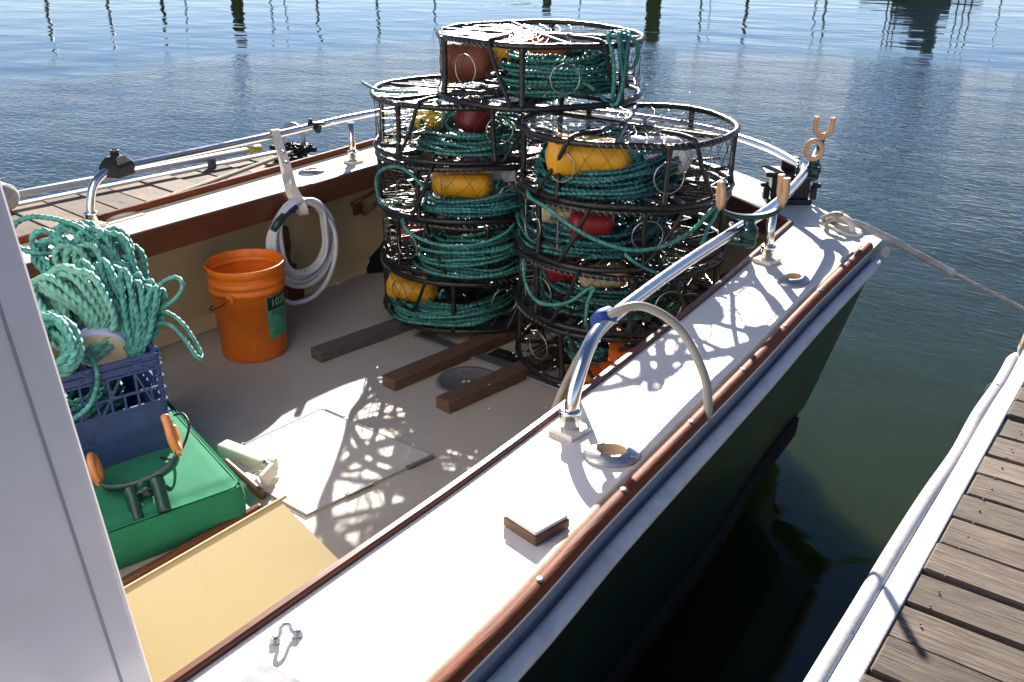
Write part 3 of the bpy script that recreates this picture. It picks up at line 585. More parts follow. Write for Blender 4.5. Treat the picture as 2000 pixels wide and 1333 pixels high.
# stern line to the right dock
t = thing('stern_line', 'grey stern line in a pale chafe sleeve leading off the right stern chock', 'rope', (-.95, 3.19, .54))
sl = cr([(-1.03, 3.20, .540), (-.99, 3.19, .553), (-.94, 3.20, .547), (-.895, 3.217, .537), (-.80, 3.245, .500), (-.70, 3.274, .452), (-.58, 3.309, .396), (-.46, 3.343, .345), (-.357, 3.374, .300), (-.25, 3.36, .262), (-.15, 3.26, .225), (-.10, 3.115, .20)], .006)
k0 = next(i for i in range(len(sl)) if sl[i][0] > -.585)
b = MB(); b.tube(sl[k0 - 4:], .0075, 9, lobes=3, pitch=.036, depth=.3); obj('line', b, 'rope_grey', t)
rad = np.full(k0, .0130) * (1 + .05 * np.sin(np.arange(k0) * .31)); b = MB(); b.tube(sl[8:k0], rad[8:], 12); obj('chafe_sleeve', b, 'fleece', t)
b = MB(); rr = random.Random(4)
for k in range(2): b.tube(cr([(-.985 + .03 * math.cos(a) * rr.uniform(.7, 1.2), 3.185 + .035 * math.sin(a) * rr.uniform(.7, 1.2), .555 + .03 * math.cos(a + k) * .8) for a in np.linspace(0, 6.0, 12)], .006), .008, 9, lobes=3, pitch=.03)
obj('bend', b, 'rope_grey', t)

# ------------------------------------------------------------------ far side of the basin (seen by its reflections)
CAMF = np.array([-math.sin(HEAD), math.cos(HEAD)]); CAMR = np.array([math.cos(HEAD), math.sin(HEAD)])
def far(u, D):   # bearing from the photograph and distance over the water
    d = CAMF + CAMR * ((u - 1000) / 1800.0 * (math.cos(PITCH) + .07)); d /= np.linalg.norm(d); return d * D
def far_h(v, D): return D * math.tan(math.atan((v + 142) / 1800.0 * .86)) - EYE + 2 * WATER_Z + .10
PILE_L = {485: 'thick tarred piling across the basin, mirrored left of the pot stack', 1265: 'thickest tarred piling across the basin, mirrored right behind the top pot', 1065: 'short tarred piling mirrored behind the top rim of the highest pot'}
for u, v, rd in ((485, 62, .27), (1265, 125, .36), (1065, 26, .21)):
    p = far(u, 46); h = far_h(v, 46); b = MB(); b.lathe([(rd * 1.05, -3), (rd, WATER_Z + .6), (rd * .95, h - .1), (rd * .8, h)], 20, Matrix.Translation((p[0], p[1], 0)), cap1=True)
    o = thing('piling', PILE_L[u], 'piling', (p[0], p[1], WATER_Z), 'pilings across the basin'); obj('shaft', b, 'piling', o)
    b = MB(); b.lathe([(rd * .86, h), (rd * .8, h + .05), (.0, h + .1)], 20, Matrix.Translation((p[0], p[1], 0))); obj('cap', b, 'lumber_grey', o)
rr = random.Random(12)
for i, (u, v, rd, lean) in enumerate(((128, 75, .11, 0), (243, 54, .10, .01), (345, 52, .12, 0), (388, 44, .06, 0), (548, 60, .06, .0), (575, 55, .05, 0), (635, 70, .09, 0), (747, 75, .08, .005), (855, 62, .07, 0), (1128, 22, .06, 0), (1355, 80, .075, 0), (1440, 84, .11, 0), (1567, 68, .06, .03), (1588, 84, .08, 0), (1372, 60, .03, 0), (1860, 85, .06, 0), (1785, 50, .04, 0), (1975, 100, .09, .10), (1990, 70, .06, .08), (1915, 60, .05, 0))):
    p = far(u, 60); h = far_h(v, 60); b = MB(); b.tube([(p[0], p[1], -1), (p[0] + lean * h, p[1], h)], [rd, rd * .8], 10)
    o = obj('mast', b, 'mast' if i not in (2, 11) else 'piling'); tag(o, 'slim bare mast across the basin seen as a wavering dark reflection', 'mast', 'bare masts across the basin')
def far_boat(u, D, L, hh, cab, m, label, ch, mast):
    p = far(u, D); ang = HEAD + .1; mm = Matrix.Translation((p[0], p[1], WATER_Z)) @ Matrix.Rotation(ang, 4, 'Z')
    t = thing('moored_boat', label, 'boat', (p[0], p[1], WATER_Z))
    b = MB(); rows = []
    for z, k in ((-.3, .8), (.1, .88), (hh, 1.0)):
        rows.append([mm @ Vector((x * L / 2 * k, y * k * L * .16, z + (.15 * max(0, x) if z > .2 else 0))) for x, y in ((-1, -.8), (-.5, -1), (.2, -1), (.7, -.6), (1.05, 0), (.7, .6), (.2, 1), (-.5, 1), (-1, .8))])
    b.loft(rows, closed=True, smooth=False); b.add(rows[-1], [tuple(range(9))]); obj('hull', b, m, t)
    b = MB(); b.box((-.02 * L, 0, hh + cab * .3), (L * .42, L * .2, cab * .6), bevel=.10, mtx=mm); b.box((.0, 0, hh + cab * .8), (L * .24, L * .16, cab * .4), bevel=.12, mtx=mm); b.box((-.10 * L, 0, hh + cab * .72), (L * .34, L * .20, .06), bevel=.02, mtx=mm); obj('cabin', b, ch, t)
    if mast:
        b = MB(); b.box((.10 * L, 0, hh + cab + mast / 2), (L * .10, L * .10, mast), bevel=.15, mtx=mm); b.box((.02 * L, 0, hh + cab + mast * .2), (L * .20, L * .10, mast * .35), bevel=.12, mtx=mm); obj('canvas_cover', b, 'far_blue', t)
        b = MB(); 
        for s in (-.22, -.3, -.26, .3, .36): b.tube([mm @ Vector((s * L, 0, hh)), mm @ Vector((s * L, 0, hh + cab + mast * .4))], .03, 6)
        obj('frame_pole', b, 'mast', t)
far_boat(1770, 40, 4.6, .75, 1.25, 'far_dark', 'Dark moored boat across the basin with blue canvas cover, mirrored at upper right'.lower(), 'far_blue', 1.45)
far_boat(1235, 60, 5.5, .95, .5, 'far_teal', 'low teal-hulled boat across the basin mirrored behind the thickest piling', 'far_white', 0)
far_boat(1005, 60, 5.0, 1.3, .5, 'far_dark', 'low dark-hulled boat across the basin mirrored behind the highest pot', 'far_dark', 0)
p = (-8.40, 3.40); b = MB(); b.lathe([(.16, -3), (.155, .6), (.145, 1.05), (.12, 1.08)], 20, Matrix.Translation((p[0], p[1], 0)), cap1=True)
o = thing('piling', 'near tarred piling rising beside the port dock at the left edge', 'piling', (p[0], p[1], WATER_Z)); obj('shaft', b, 'piling', o)
b = MB(); b.lathe([(.135, 1.08), (.13, 1.12), (.0, 1.2)], 20, Matrix.Translation((p[0], p[1], 0))); obj('cap', b, 'lumber_grey', o)

# ------------------------------------------------------------------ crab pots and what lies in them
def crab_pot(label, cx, cy, z0, h, r, seed, rot=0.0, tilt=(0, 0)):
    rng = random.Random(seed); t = thing('crab_pot', label, 'crab pot', (cx, cy, z0), 'round wire crab pots stacked in the cockpit')
    mm = Matrix.Translation((cx, cy, z0)) @ Matrix.Rotation(tilt[0], 4, 'X') @ Matrix.Rotation(tilt[1], 4, 'Y') @ Matrix.Rotation(rot, 4, 'Z')
    def P(rad, a, z): return mm @ Vector((rad * math.cos(a), rad * math.sin(a), z))
    def hoop(z, rr_):
        n = 110; ph = rng.random() * 6
        pts = [P(r + .004 * math.sin(2 * a + ph * 2) + .003 * math.sin(3 * a + ph) + .002 * math.sin(7 * a), a, z + .004 * math.sin(2 * a + ph) + .002 * math.sin(5 * a)) for a in np.linspace(0, 2 * math.pi, n, endpoint=False)]
        rad = np.array([rr_ * (1 + .16 * max(0, math.sin(a * 19 + ph)) ** 6 + rng.uniform(-.05, .06)) for a in np.linspace(0, 2 * math.pi, n, endpoint=False)])
        b = MB(); b.tube(pts, rad, 8, closed=True); return b
    obj('upper_ring', hoop(h - .011, .0105), 'black_rubber', t); obj('lower_ring', hoop(.011, .0105), 'black_rubber', t)
    nu = 6; a0 = rng.random()
    for k in range(nu):
        a = a0 + 2 * math.pi * k / nu + rng.uniform(-.05, .05); b = MB(); da = rng.uniform(-.03, .03)
        b.tube(cr([P(r, a, .006), P(r - .004, a + da * .5, h * .35), P(r - .003, a + da, h * .7), P(r, a + da, h - .006)], .02), np.interp(np.linspace(0, 1, len(cr([P(r, a, .006), P(r - .004, a + da * .5, h * .35), P(r - .003, a + da, h * .7), P(r, a + da, h - .006)], .02))), [0, .2, .8, 1], [.013, .0095, .0095, .013]), 8)
        obj('upright', b, 'black_rubber', t)
    ab = rng.uniform(0, math.pi)
    for (da, off) in ((0, .0), (R(62), .0)):
        a = ab + da; c, s = math.cos(a), math.sin(a)
        b = MB(); b.tube(cr([P(r, a, h - .011), mm @ Vector((c * r * .5, s * r * .5, h - .013)), mm @ Vector((0, 0, h - .014)), mm @ Vector((-c * r * .5, -s * r * .5, h - .013)), P(r, a + math.pi, h - .011)], .02), .0085, 8); obj('cross_bar', b, 'black_rubber', t)
    b = MB()
    for k in range(3):
        a = a0 + k * math.pi / 3; b.tube([P(r, a, .011), P(r, a + math.pi, .011)], .008, 6)
    obj('floor_bar', b, 'black_rubber', t)
    # knotted wire net on the wall, the lid and the floor
    b = MB(); N = 34; wr = .0010
    nd = {}
    def node(i, j): 
        if (i % N, j) not in nd:
            a = 2 * math.pi * (i + (.5 if j % 2 else 0)) / N + rng.uniform(-.02, .02); nd[(i % N, j)] = P(r + (.003 if j in (0, 4) else -.004), a, [.012, h * .27, h * .5, h * .74, h - .012][j] + (rng.uniform(-.008, .008) if 0 < j < 4 else 0))
        return nd[(i % N, j)]
    for i in range(N):
        for j in range(4):
            q = node(i, j); 
            for e in ((i, j + 1), (i - 1 if j % 2 == 0 else i + 1, j + 1)): b.tube([q, node(*e)], wr, 3, cap=False)
    obj('wall_net', b, 'net_wire', t)
    for z, nm in ((h - .012, 'lid_net'), (.012, 'floor_net')):
        wr = .0012 if nm == 'lid_net' else .0009
        b = MB(); rad = [r, r * .80, r * .62, r * .45, r * .30, r * .17, r * .07]; nd2 = {}
        def node2(i, j):
            if (i % N, j) not in nd2:
                a = 2 * math.pi * (i + (.5 if j % 2 else 0)) / N + rng.uniform(-.03, .03); nd2[(i % N, j)] = P(rad[j] + (rng.uniform(-.008, .008) if j else 0), a, z + (rng.uniform(-.006, .004) if j else 0))
            return nd2[(i % N, j)]
        for i in range(N):
            for j in range(6):
                if j >= 4 and i % 2: continue
                q = node2(i, j)
                for e in ((i, j + 1), (i - 1 if j % 2 == 0 else i + 1, j + 1)): b.tube([q, node2(*e)], wr, 3, cap=False)
        # lashing round the hoop
        for i in range(N * 3):
            a = 2 * math.pi * i / (N * 3); b.tube([P(r - .010, a, z + .012), P(r + .0115, a + .02, z + .003), P(r - .004, a + .05, z - .012)], wr * .9, 3, cap=False)
        obj(nm, b, 'glint_wire' if nm == 'lid_net' else 'net_wire', t)
    wr = .00072; b = MB()     # rubber-wrapped web worked into the floor and the back
    for k in range(10 if z0 > .6 else 22):
        a = rng.uniform(0, 6.28); a2 = a + rng.uniform(1.6, 3.6); q0 = P(r * .96, a, rng.uniform(.012, h * .5)); q1 = P(r * .96, a2, rng.uniform(.012, h * .35)); mid_ = (q0 + q1) / 2 + Vector((rng.uniform(-.04, .04), rng.uniform(-.04, .04), -.01))
        mid_.z = max(mid_.z, z0 + .012); b.tube(cr([q0, mid_, q1], .03), .0042, 5)
    obj('floor_web', b, 'black_rubber', t)
    # entrance tunnels of net on a wire frame, escape rings, hold-down straps
    for k in range(2):
        b = MB(); a = ab + 1.2 + k * math.pi
        o1 = [P(r - .006, a - .26, .05), P(r - .006, a + .26, .05), P(r - .006, a + .26, h - .03), P(r - .006, a - .26, h - .03)]; i1 = [P(r * .45, a - .2, .09), P(r * .45, a + .2, .09), P(r * .45, a + .2, h - .07), P(r * .45, a - .2, h - .07)]
        b.tube(o1, .0022, 5, closed=True, smooth=False); b.tube(i1, .0022, 5, closed=True, smooth=False)
        for q in range(4):
            A0, A1, B0, B1 = o1[q], o1[(q + 1) % 4], i1[q], i1[(q + 1) % 4]
            for s in range(5):
                f0 = s / 5; f1 = (s + 1) / 5; b.tube([A0.lerp(A1, f0), B0.lerp(B1, f1)], wr, 3, cap=False); b.tube([A0.lerp(A1, f1), B0.lerp(B1, f0)], wr, 3, cap=False)
        obj('entrance_tunnel', b, 'wire', t)
    af = math.atan2(-cy, -cx) - rot      # bearing of the aisle the crew works from
    for k in range(3):
        a = af + (-.75, .42, 2.6)[k] + rng.uniform(-.2, .2); cz = h * rng.uniform(.45, .6); rr_ = .050
        b = MB(); b.tube([P(r + .004, a + rr_ / r * math.cos(q), cz + rr_ * math.sin(q)) for q in np.linspace(0, 2 * math.pi, 26, endpoint=False)], .0022, 6, closed=True); obj('escape_ring', b, 'wire', t)
    for k in range(2):
        a = af + (-.38, .62)[k] + rng.uniform(-.12, .12); d = rng.choice((-.35, .3)) * rng.uniform(.6, 1.1)
        b = MB(); b.tube(cr([P(r * .62, a - d * .3, h + .004), P(r * .88, a, h + .006), P(r + .013, a, h - .006), P(r + .012, a + d * .4, h * .55), P(r + .013, a + d, .02), P(r - .01, a + d, .005)], .012), .0075, 6); st = obj('hold_strap', b, 'black_strap', t)
        b = MB(); b.tube(cr([P(r * .62, a - d * .3, h + .004), P(r * .55, a - d * .34, h + .012), P(r * .50, a - d * .36, h + .004), P(r * .55, a - d * .40, h - .004)], .006), .0032, 6); obj('hook', b, 'wire', st)
    return t

def coil(label, cx, cy, z0, rad, turns, seed, m='rope', ecc=1.0, rot=0.0, rr_=.0086, zh=.08, step=.010, spread=.10):
    rng = random.Random(seed); turns *= 1.6; zh *= 1.1; n = int(turns * 10); tx, ty = rng.uniform(-.10, .10), rng.uniform(-.05, .16); pts = []; lay = 0; cur = 0; stray = 0; sz = sr = 0
    for i in range(n):
        a = 2 * math.pi * i / 10
        if i % 10 == 0: tgt = rng.uniform(-spread, spread * .35); zz = zh * min(1, (i / n) * 1.15) + rng.uniform(-.014, .014)
        if rng.random() < .022: stray = 5; sz, sr = rng.uniform(.02, .05), rng.uniform(-.09, .02)
        stray = max(0, stray - 1); cur = cur * .6 + (tgt + (sr if stray else 0)) * .4
        rd = rad + cur + rng.uniform(-.010, .010); lay = lay * .65 + (zz + (sz if stray else 0)) * .35
        x, y = rd * math.cos(a) * ecc, rd * math.sin(a)
        pts.append((cx + x * math.cos(rot) - y * math.sin(rot), cy + x * math.sin(rot) + y * math.cos(rot), max(z0 + rr_, z0 + rr_ + lay + tx * x + ty * y + rng.uniform(-.007, .008))))
    b = MB(); b.tube(cr(pts, step), rr_, 6, lobes=3, pitch=.056, depth=.46); return tag(obj('rope_coil', b, m), label, 'rope', 'rope coils inside the crab pots')
def loose(label, pts, m='rope', rr_=.0072, group=None, name='rope_end', step=.008):
    b = MB(); b.tube(cr(pts, step), rr_, 9, lobes=3, pitch=.052, depth=.42); return tag(obj(name, b, m), label, 'rope', group)
def buoy(label, c, L, r, ax, m, knot=None, stripe=None):
    """bullet float: rounded body along ax, a moulded eye and a tied rope tail"""
    t = thing('buoy', label, 'buoy', c, 'floats packed inside the crab pots'); fm = frame_mtx(c, ax); hL = L / 2
    prof = []
    for k in range(9): a = math.pi / 2 * k / 8; prof.append((max(.012, r * math.sin(a)), -hL + r * .55 * (1 - math.cos(a))))
    for k in range(1, 10): a = math.pi / 2 * k / 9; prof.append((max(.012, r * math.cos(a)), hL - r * .8 + r * .8 * math.sin(a)))
    b = MB(); b.lathe(prof, 32, fm, cap0=True, cap1=True); body = obj('body', b, m, t)
    if stripe:
        i0 = [q for q in prof if q[1] > hL - r * .8 - .002]
        b = MB(); b.lathe([(q[0] + .0012, q[1]) for q in i0], 32, fm, cap1=True); obj('end_band', b, stripe, t)
    if knot:
        e = fm @ Vector((0, 0, hL)); d = Vector(ax).normalized(); s = fm.to_3x3() @ Vector((1, 0, 0)); u = fm.to_3x3() @ Vector((0, 1, 0)); b = MB()
        b.tube(cr([e - d * .02, e + d * .02, e + d * .035 + s * .02, e + d * .02 + u * .025, e + d * .012 - s * .022, e + d * .03, e + d * .05 + s * .03 - Vector((0, 0, .02)), e + d * .06 + s * .07 - Vector((0, 0, .05))], .006), .0072, 6, lobes=3, pitch=.032, depth=.34); obj('tied_rope', b, knot, t)
    return t
LX, LY, LR = -2.325, 2.815, .370; RX, RY, RR = -1.590, 2.745, .362
LZ = [.045, .265, .485, .705]; HL = .217; RZ = [.045, .258, .471, .684]; HR = .210
Llab = ['bottom crab pot of the left stack, resting on the boards', 'second crab pot from the bottom of the left stack', 'third crab pot from the bottom of the left stack', 'uppermost crab pot of the left stack, under the crowning pot']
Rlab = ['bottom crab pot of the right stack, with an orange vest inside', 'second crab pot from the bottom of the right stack', 'third crab pot from the bottom of the right stack', 'uppermost crab pot of the right stack, with the big yellow buoy inside']
jit = [(0, 0), (-.006, .008), (.004, -.006), (-.008, .004)]
for k in range(4):
    crab_pot(Llab[k], LX + jit[k][0], LY + jit[k][1], LZ[k], HL, LR, 20 + k, rot=k * .7)
    crab_pot(Rlab[k], RX - jit[k][0], RY + jit[3 - k][1], RZ[k], HR, RR, 40 + k, rot=1.0 + k * .9)
TX, TY, TZ, HT, TR = -2.022, 2.850, .928, .220, .368
crab_pot('single crab pot crowning both stacks, its lid the highest of all', TX, TY, TZ, HT, TR, 77, rot=.4, tilt=(0.0, R(1.2)))

# contents: highest pot
AX = (.8, .6, 0.0)
buoy('rust-brown buoy at the left inside the highest pot', (-2.225, 2.68, 1.045), .20, .072, (.8, .55, .10), 'buoy_brown')
buoy('yellow buoy just right of the rust-brown one in the highest pot', (-2.18, 2.80, 1.065), .19, .062, (.75, .6, .1), 'buoy_yellow', 'rope')
buoy('small lemon float in the middle of the highest pot', (-2.11, 2.84, 1.085), .10, .048, (.4, -.6, .4), 'buoy_lemon')
buoy('orange float showing above the rope in the highest pot', (-2.02, 2.90, 1.085), .16, .056, (.8, .6, .0), 'buoy_orange')
buoy('sun-bleached white float under the lid of the highest pot', (-1.94, 3.02, 1.085), .20, .046, (.9, .3, .0), 'buoy_white')
coil('teal rope coil heaped in the highest pot', TX + .09, TY + .0, TZ + .02, .185, 18, 101, 'rope', 1.0, R(37), zh=.10)
loose('teal rope knotted over the right side of the highest pot', [(-1.70, 2.80, 1.10), (-1.66, 2.74, 1.158), (-1.640, 2.76, 1.154), (-1.637, 2.77, 1.096), (-1.633, 2.79, 1.027), (-1.64, 2.80, .976), (-1.655, 2.77, .95), (-1.64, 2.745, 1.01), (-1.64, 2.735, 1.09), (-1.66, 2.73, 1.16), (-1.68, 2.78, 1.168), (-1.65, 2.83, 1.155), (-1.630, 2.87, 1.126), (-1.629, 2.87, 1.07), (-1.635, 2.83, 1.05), (-1.64, 2.80, 1.10), (-1.65, 2.78, 1.16), (-1.69, 2.82, 1.165), (-1.66, 2.86, 1.160), (-1.635, 2.81, 1.12), (-1.63, 2.78, .99), (-1.65, 2.76, .935), (-1.75, 2.74, 1.00), (-1.85, 2.70, 1.01)], 'rope', .0085)
# left stack
buoy('round lemon-yellow float at the left of the upper left pot', (-2.425, 2.68, .820), .135, .062, (.6, -.3, .5), 'buoy_lemon', 'rope')
buoy('dark red ball float in the upper left pot', (-2.27, 2.77, .835), .15, .070, (.3, .3, .9), 'buoy_maroon', 'rope')
coil('teal rope coil in the upper left pot under the lemon and maroon floats', -2.27, 2.76, LZ[3] + .02, .235, 14, 102, 'rope', zh=.045)
buoy('yellow bullet buoy lying across the third left pot', (-2.19, 2.60, .615), .235, .060, (.8, .6, -.12), 'buoy_yellow', 'rope_blue')
buoy('white float behind the yellow bullet in the third left pot', (-2.10, 2.80, .595), .20, .062, (.8, .5, .0), 'buoy_white')
coil('blue-teal rope coil under the yellow bullet in the third left pot', -2.19, 2.73, LZ[2] + .02, .235, 14, 103, 'rope_blue', zh=.05)
buoy('red float at the left of the second left pot', (-2.50, 2.645, .36), .13, .048, (.7, .5, .2), 'buoy_red')
buoy('small yellow float beside the red one in the second left pot', (-2.44, 2.76, .37), .16, .048, (.8, .6, .0), 'buoy_yellow')
coil('teal rope coil bulging to the right of the second left pot', -2.20, 2.72, LZ[1] + .02, .24, 17, 104, 'rope', zh=.11)
buoy('yellow bullet buoy tilted in the bottom left pot', (-2.43, 2.55, .150), .21, .055, (.78, .55, -.25), 'buoy_yellow', 'rope')
coil('teal rope coil at the bottom of the left stack', -2.30, 2.68, LZ[0] + .02, .24, 16, 105, 'rope', zh=.05)
loose('teal rope hanging out at the left between two left pots', [(-2.40, 2.50, .53), (-2.44, 2.434, .530), (-2.495, 2.455, .552), (-2.502, 2.459, .610), (-2.439, 2.433, .662), (-2.349, 2.418, .688), (-2.287, 2.419, .672), (-2.24, 2.46, .60), (-2.235, 2.52, .53)], 'rope', .008)
loose('teal rope slung along the front of the second left pot', [(-2.38, 2.47, .50), (-2.325, 2.419, .460), (-2.244, 2.428, .425), (-2.148, 2.462, .412), (-2.056, 2.529, .420), (-1.995, 2.605, .453), (-1.99, 2.66, .48)], 'rope', .008)
loose('frayed teal rope tag on the left edge of the left stack lid', [(-2.58, 2.49, .960), (-2.548, 2.500, .945), (-2.50, 2.50, .936), (-2.44, 2.52, .934), (-2.36, 2.56, .936)], 'rope', .007)
# right stack
buoy('big yellow bullet buoy lying on the rope of the upper right pot', (-1.560, 2.480, .820), .28, .068, (.8, .6, -.10), 'buoy_yellow', 'rope_blue', None)
buoy('big white float behind the yellow bullet in the upper right pot', (-1.425, 2.67, .81), .24, .062, (.8, .55, .0), 'buoy_white')
coil('blue-teal rope coil filling the upper right pot', -1.575, 2.635, RZ[3] + .018, .222, 26, 106, 'rope_blue', zh=.085, spread=.07)
buoy('red float in the third right pot behind the slung rope', (-1.555, 2.50, .600), .15, .048, (.8, .6, .0), 'buoy_red')
buoy('cream float at the left of the third right pot', (-1.715, 2.53, .605), .14, .048, (.75, .55, -.2), 'buoy_cream')
coil('blue-teal rope coil in the third right pot', -1.655, 2.68, RZ[2] + .018, .232, 19, 107, 'rope_blue', zh=.07)
buoy('red float in the second right pot beside the cream bullet', (-1.69, 2.55, .395), .14, .047, (.8, .6, .0), 'buoy_red')
buoy('cream bullet buoy with a yellow end in the second right pot', (-1.55, 2.58, .395), .17, .046, (.8, .6, .0), 'buoy_cream', None, 'buoy_yellow')
coil('teal rope coil low in the second right pot', -1.60, 2.72, RZ[1] + .018, .24, 14, 108, 'rope', zh=.06)
coil('teal rope coil in the bottom right pot beside the orange vest', -1.56, 2.62, RZ[0] + .016, .12, 12, 109, 'rope', zh=.05, spread=.05)
t = thing('life_vest', 'folded orange life vest stuffed in the bottom right pot', 'life vest', (-1.42, 2.56, .07))
def pillow(c, size, rot):
    b = bmesh.new(); bmesh.ops.create_cube(b, size=1.0); bmesh.ops.subdivide_edges(b, edges=b.edges[:], cuts=5, use_grid_fill=True); mm = Matrix.Translation(c) @ rot.to_4x4()
    for v in b.verts:
        x, y, z = v.co * 2; k = (1 - x ** 4 * .45) * (1 - y ** 4 * .45); v.co = Vector((x * size[0] / 2 * (1 - .1 * z * z), y * size[1] / 2 * (1 - .1 * z * z), z * size[2] / 2 * k + .004 * math.sin(9 * x + 5 * y)))
    return b, mm
from mathutils import Euler
for c, sz, e in (((-1.40, 2.57, .150), (.20, .15, .055), (0.5, .35, .7)), ((-1.44, 2.51, .095), (.16, .12, .05), (.2, -.3, .2))):
    b = MB(); q, mm = pillow(c, sz, Euler(e).to_matrix()); b.bm(q, mm, True); obj('foam_panel', b, 'buoy_orange', t)
b = MB(); b.tube(cr([(-1.49, 2.50, .12), (-1.44, 2.49, .15), (-1.40, 2.52, .19), (-1.36, 2.58, .19)], .01), .010, 6); obj('belt', b, 'black_strap', t)
b = MB(); q, mm = pillow((-1.50, 2.46, .075), (.12, .09, .05), Euler((.1, .1, .6)).to_matrix()); b.bm(q, mm, True); obj('collar', b, 'buoy_orange', t)
loose('teal rope slung in a long swag across the front of the right stack', [(-1.78, 2.45, .69), (-1.716, 2.380, .685), (-1.631, 2.357, .668), (-1.542, 2.358, .626), (-1.450, 2.382, .587), (-1.358, 2.434, .562), (-1.283, 2.510, .573), (-1.235, 2.592, .612), (-1.213, 2.650, .657), (-1.206, 2.700, .676), (-1.208, 2.690, .640), (-1.215, 2.655, .60), (-1.222, 2.642, .55), (-1.235, 2.66, .50)], 'rope', .0085)
loose('teal rope loop drooping over the lower front of the right stack', [(-1.78, 2.44, .46), (-1.755, 2.394, .435), (-1.730, 2.382, .369), (-1.658, 2.361, .335), (-1.552, 2.357, .362), (-1.483, 2.370, .419), (-1.460, 2.378, .432), (-1.475, 2.371, .39), (-1.481, 2.371, .356), (-1.483, 2.371, .301), (-1.49, 2.40, .27)], 'rope', .0078)
loose('short teal rope end at the right of the third right pot', [(-1.40, 2.46, .545), (-1.370, 2.426, .540), (-1.331, 2.458, .505), (-1.284, 2.511, .474), (-1.254, 2.561, .475)], 'rope', .007)

# boards under the pots
for a, c, m, lab in (((-2.475, 2.06), (-2.33, 3.14), 'lumber_grey', 'weathered grey board on the cockpit floor, nearest the bucket'), ((-2.095, 2.055), (-1.97, 3.10), 'lumber', 'brown board on the cockpit floor, middle of the three under the pots'), ((-1.835, 2.045), (-1.70, 3.02), 'lumber', 'brown board on the cockpit floor, nearest the right side deck')):
    b = MB(); b.bar((*a, .0225), (*c, .0225), .068, .044, bevel=.004); tag(obj('board', b, m), lab, 'board', 'boards under the crab pots')

# bucket
BX, BY = -2.735, 1.985
t = thing('bucket', 'orange plastic bucket with green label standing by the port lining', 'bucket', (BX, BY, 0)); bm_ = Matrix.Translation((BX, BY, .001))
b = MB(); b.lathe([(.0, .0), (.118, .0), (.123, .006), (.1325, .262), (.139, .263), (.1395, .274), (.134, .279), (.134, .290), (.1405, .293), (.1408, .305), (.1355, .310), (.136, .328), (.1425, .331), (.1430, .352), (.144, .360), (.1415, .363), (.139, .360), (.1375, .33), (.131, .26), (.120, .012), (.0, .010)], 56, bm_); body = obj('shell', b, 'bucket', t)
ca = math.atan2(-BY, -BX)
b = MB(); pa = ca - .50
hp_ = [bm_ @ Vector((.146 * math.cos(pa), .146 * math.sin(pa), .268))]
mm = bm_ @ Matrix.Rotation(pa, 4, 'Z')
b.box((.138, 0, .262), (.014, .028, .030), bevel=.005, mtx=mm); b.box((-.138, 0, .262), (.014, .028, .030), bevel=.005, mtx=mm); obj('handle_lug', b, 'bucket', t)
b = MB(); hpts = [(.147 * math.cos(q), .147 * math.sin(q) * 1.0, .262 - .085 * math.sin(q) ** .8 if math.sin(q) > 0 else .262) for q in np.linspace(0, math.pi, 20)]
b.tube(cr([mm @ Vector((p[0], -p[1], p[2])) for p in hpts], .01), .0022, 6); obj('bail_handle', b, 'black_plastic', t)
la = ca + R(52); lw = R(52)
def on_bucket(x, z, lift=.0012):   # x along the girth in metres, z height
    r0 = .123 + (.1325 - .123) * (z - .006) / .256 + lift; a = la + x / .128; return (BX + r0 * math.cos(a), BY + r0 * math.sin(a), z + .001)
def patch(x0, x1, z0, z1, lift, nx=14):
    b = MB(); b.loft([[on_bucket(x0 + (x1 - x0) * k / nx, z, lift) for k in range(nx + 1)] for z in (z0, z1)], smooth=False); return b
lab = obj('paper_label', patch(-.058, .058, .085, .252, .0010), 'label_green', t)
obj('printed_band', patch(-.055, .055, .198, .249, .0016), 'ink', lab)
def print_on(body, size, x, z, m, lift):
    v, f = text_mesh(body, size); b = MB(); b.add([on_bucket(p[0] + x, p[1] + z, lift) for p in v], f); return obj('printed_text', b, m, lab)
print_on('1028', .043, 0, .224, 'label_text', .0022); print_on('PROCT', .027, .002, .182, 'ink', .0018); print_on('ON', .020, .022, .162, 'ink', .0018); print_on('CM', .022, -.022, .104, 'ink', .0018)

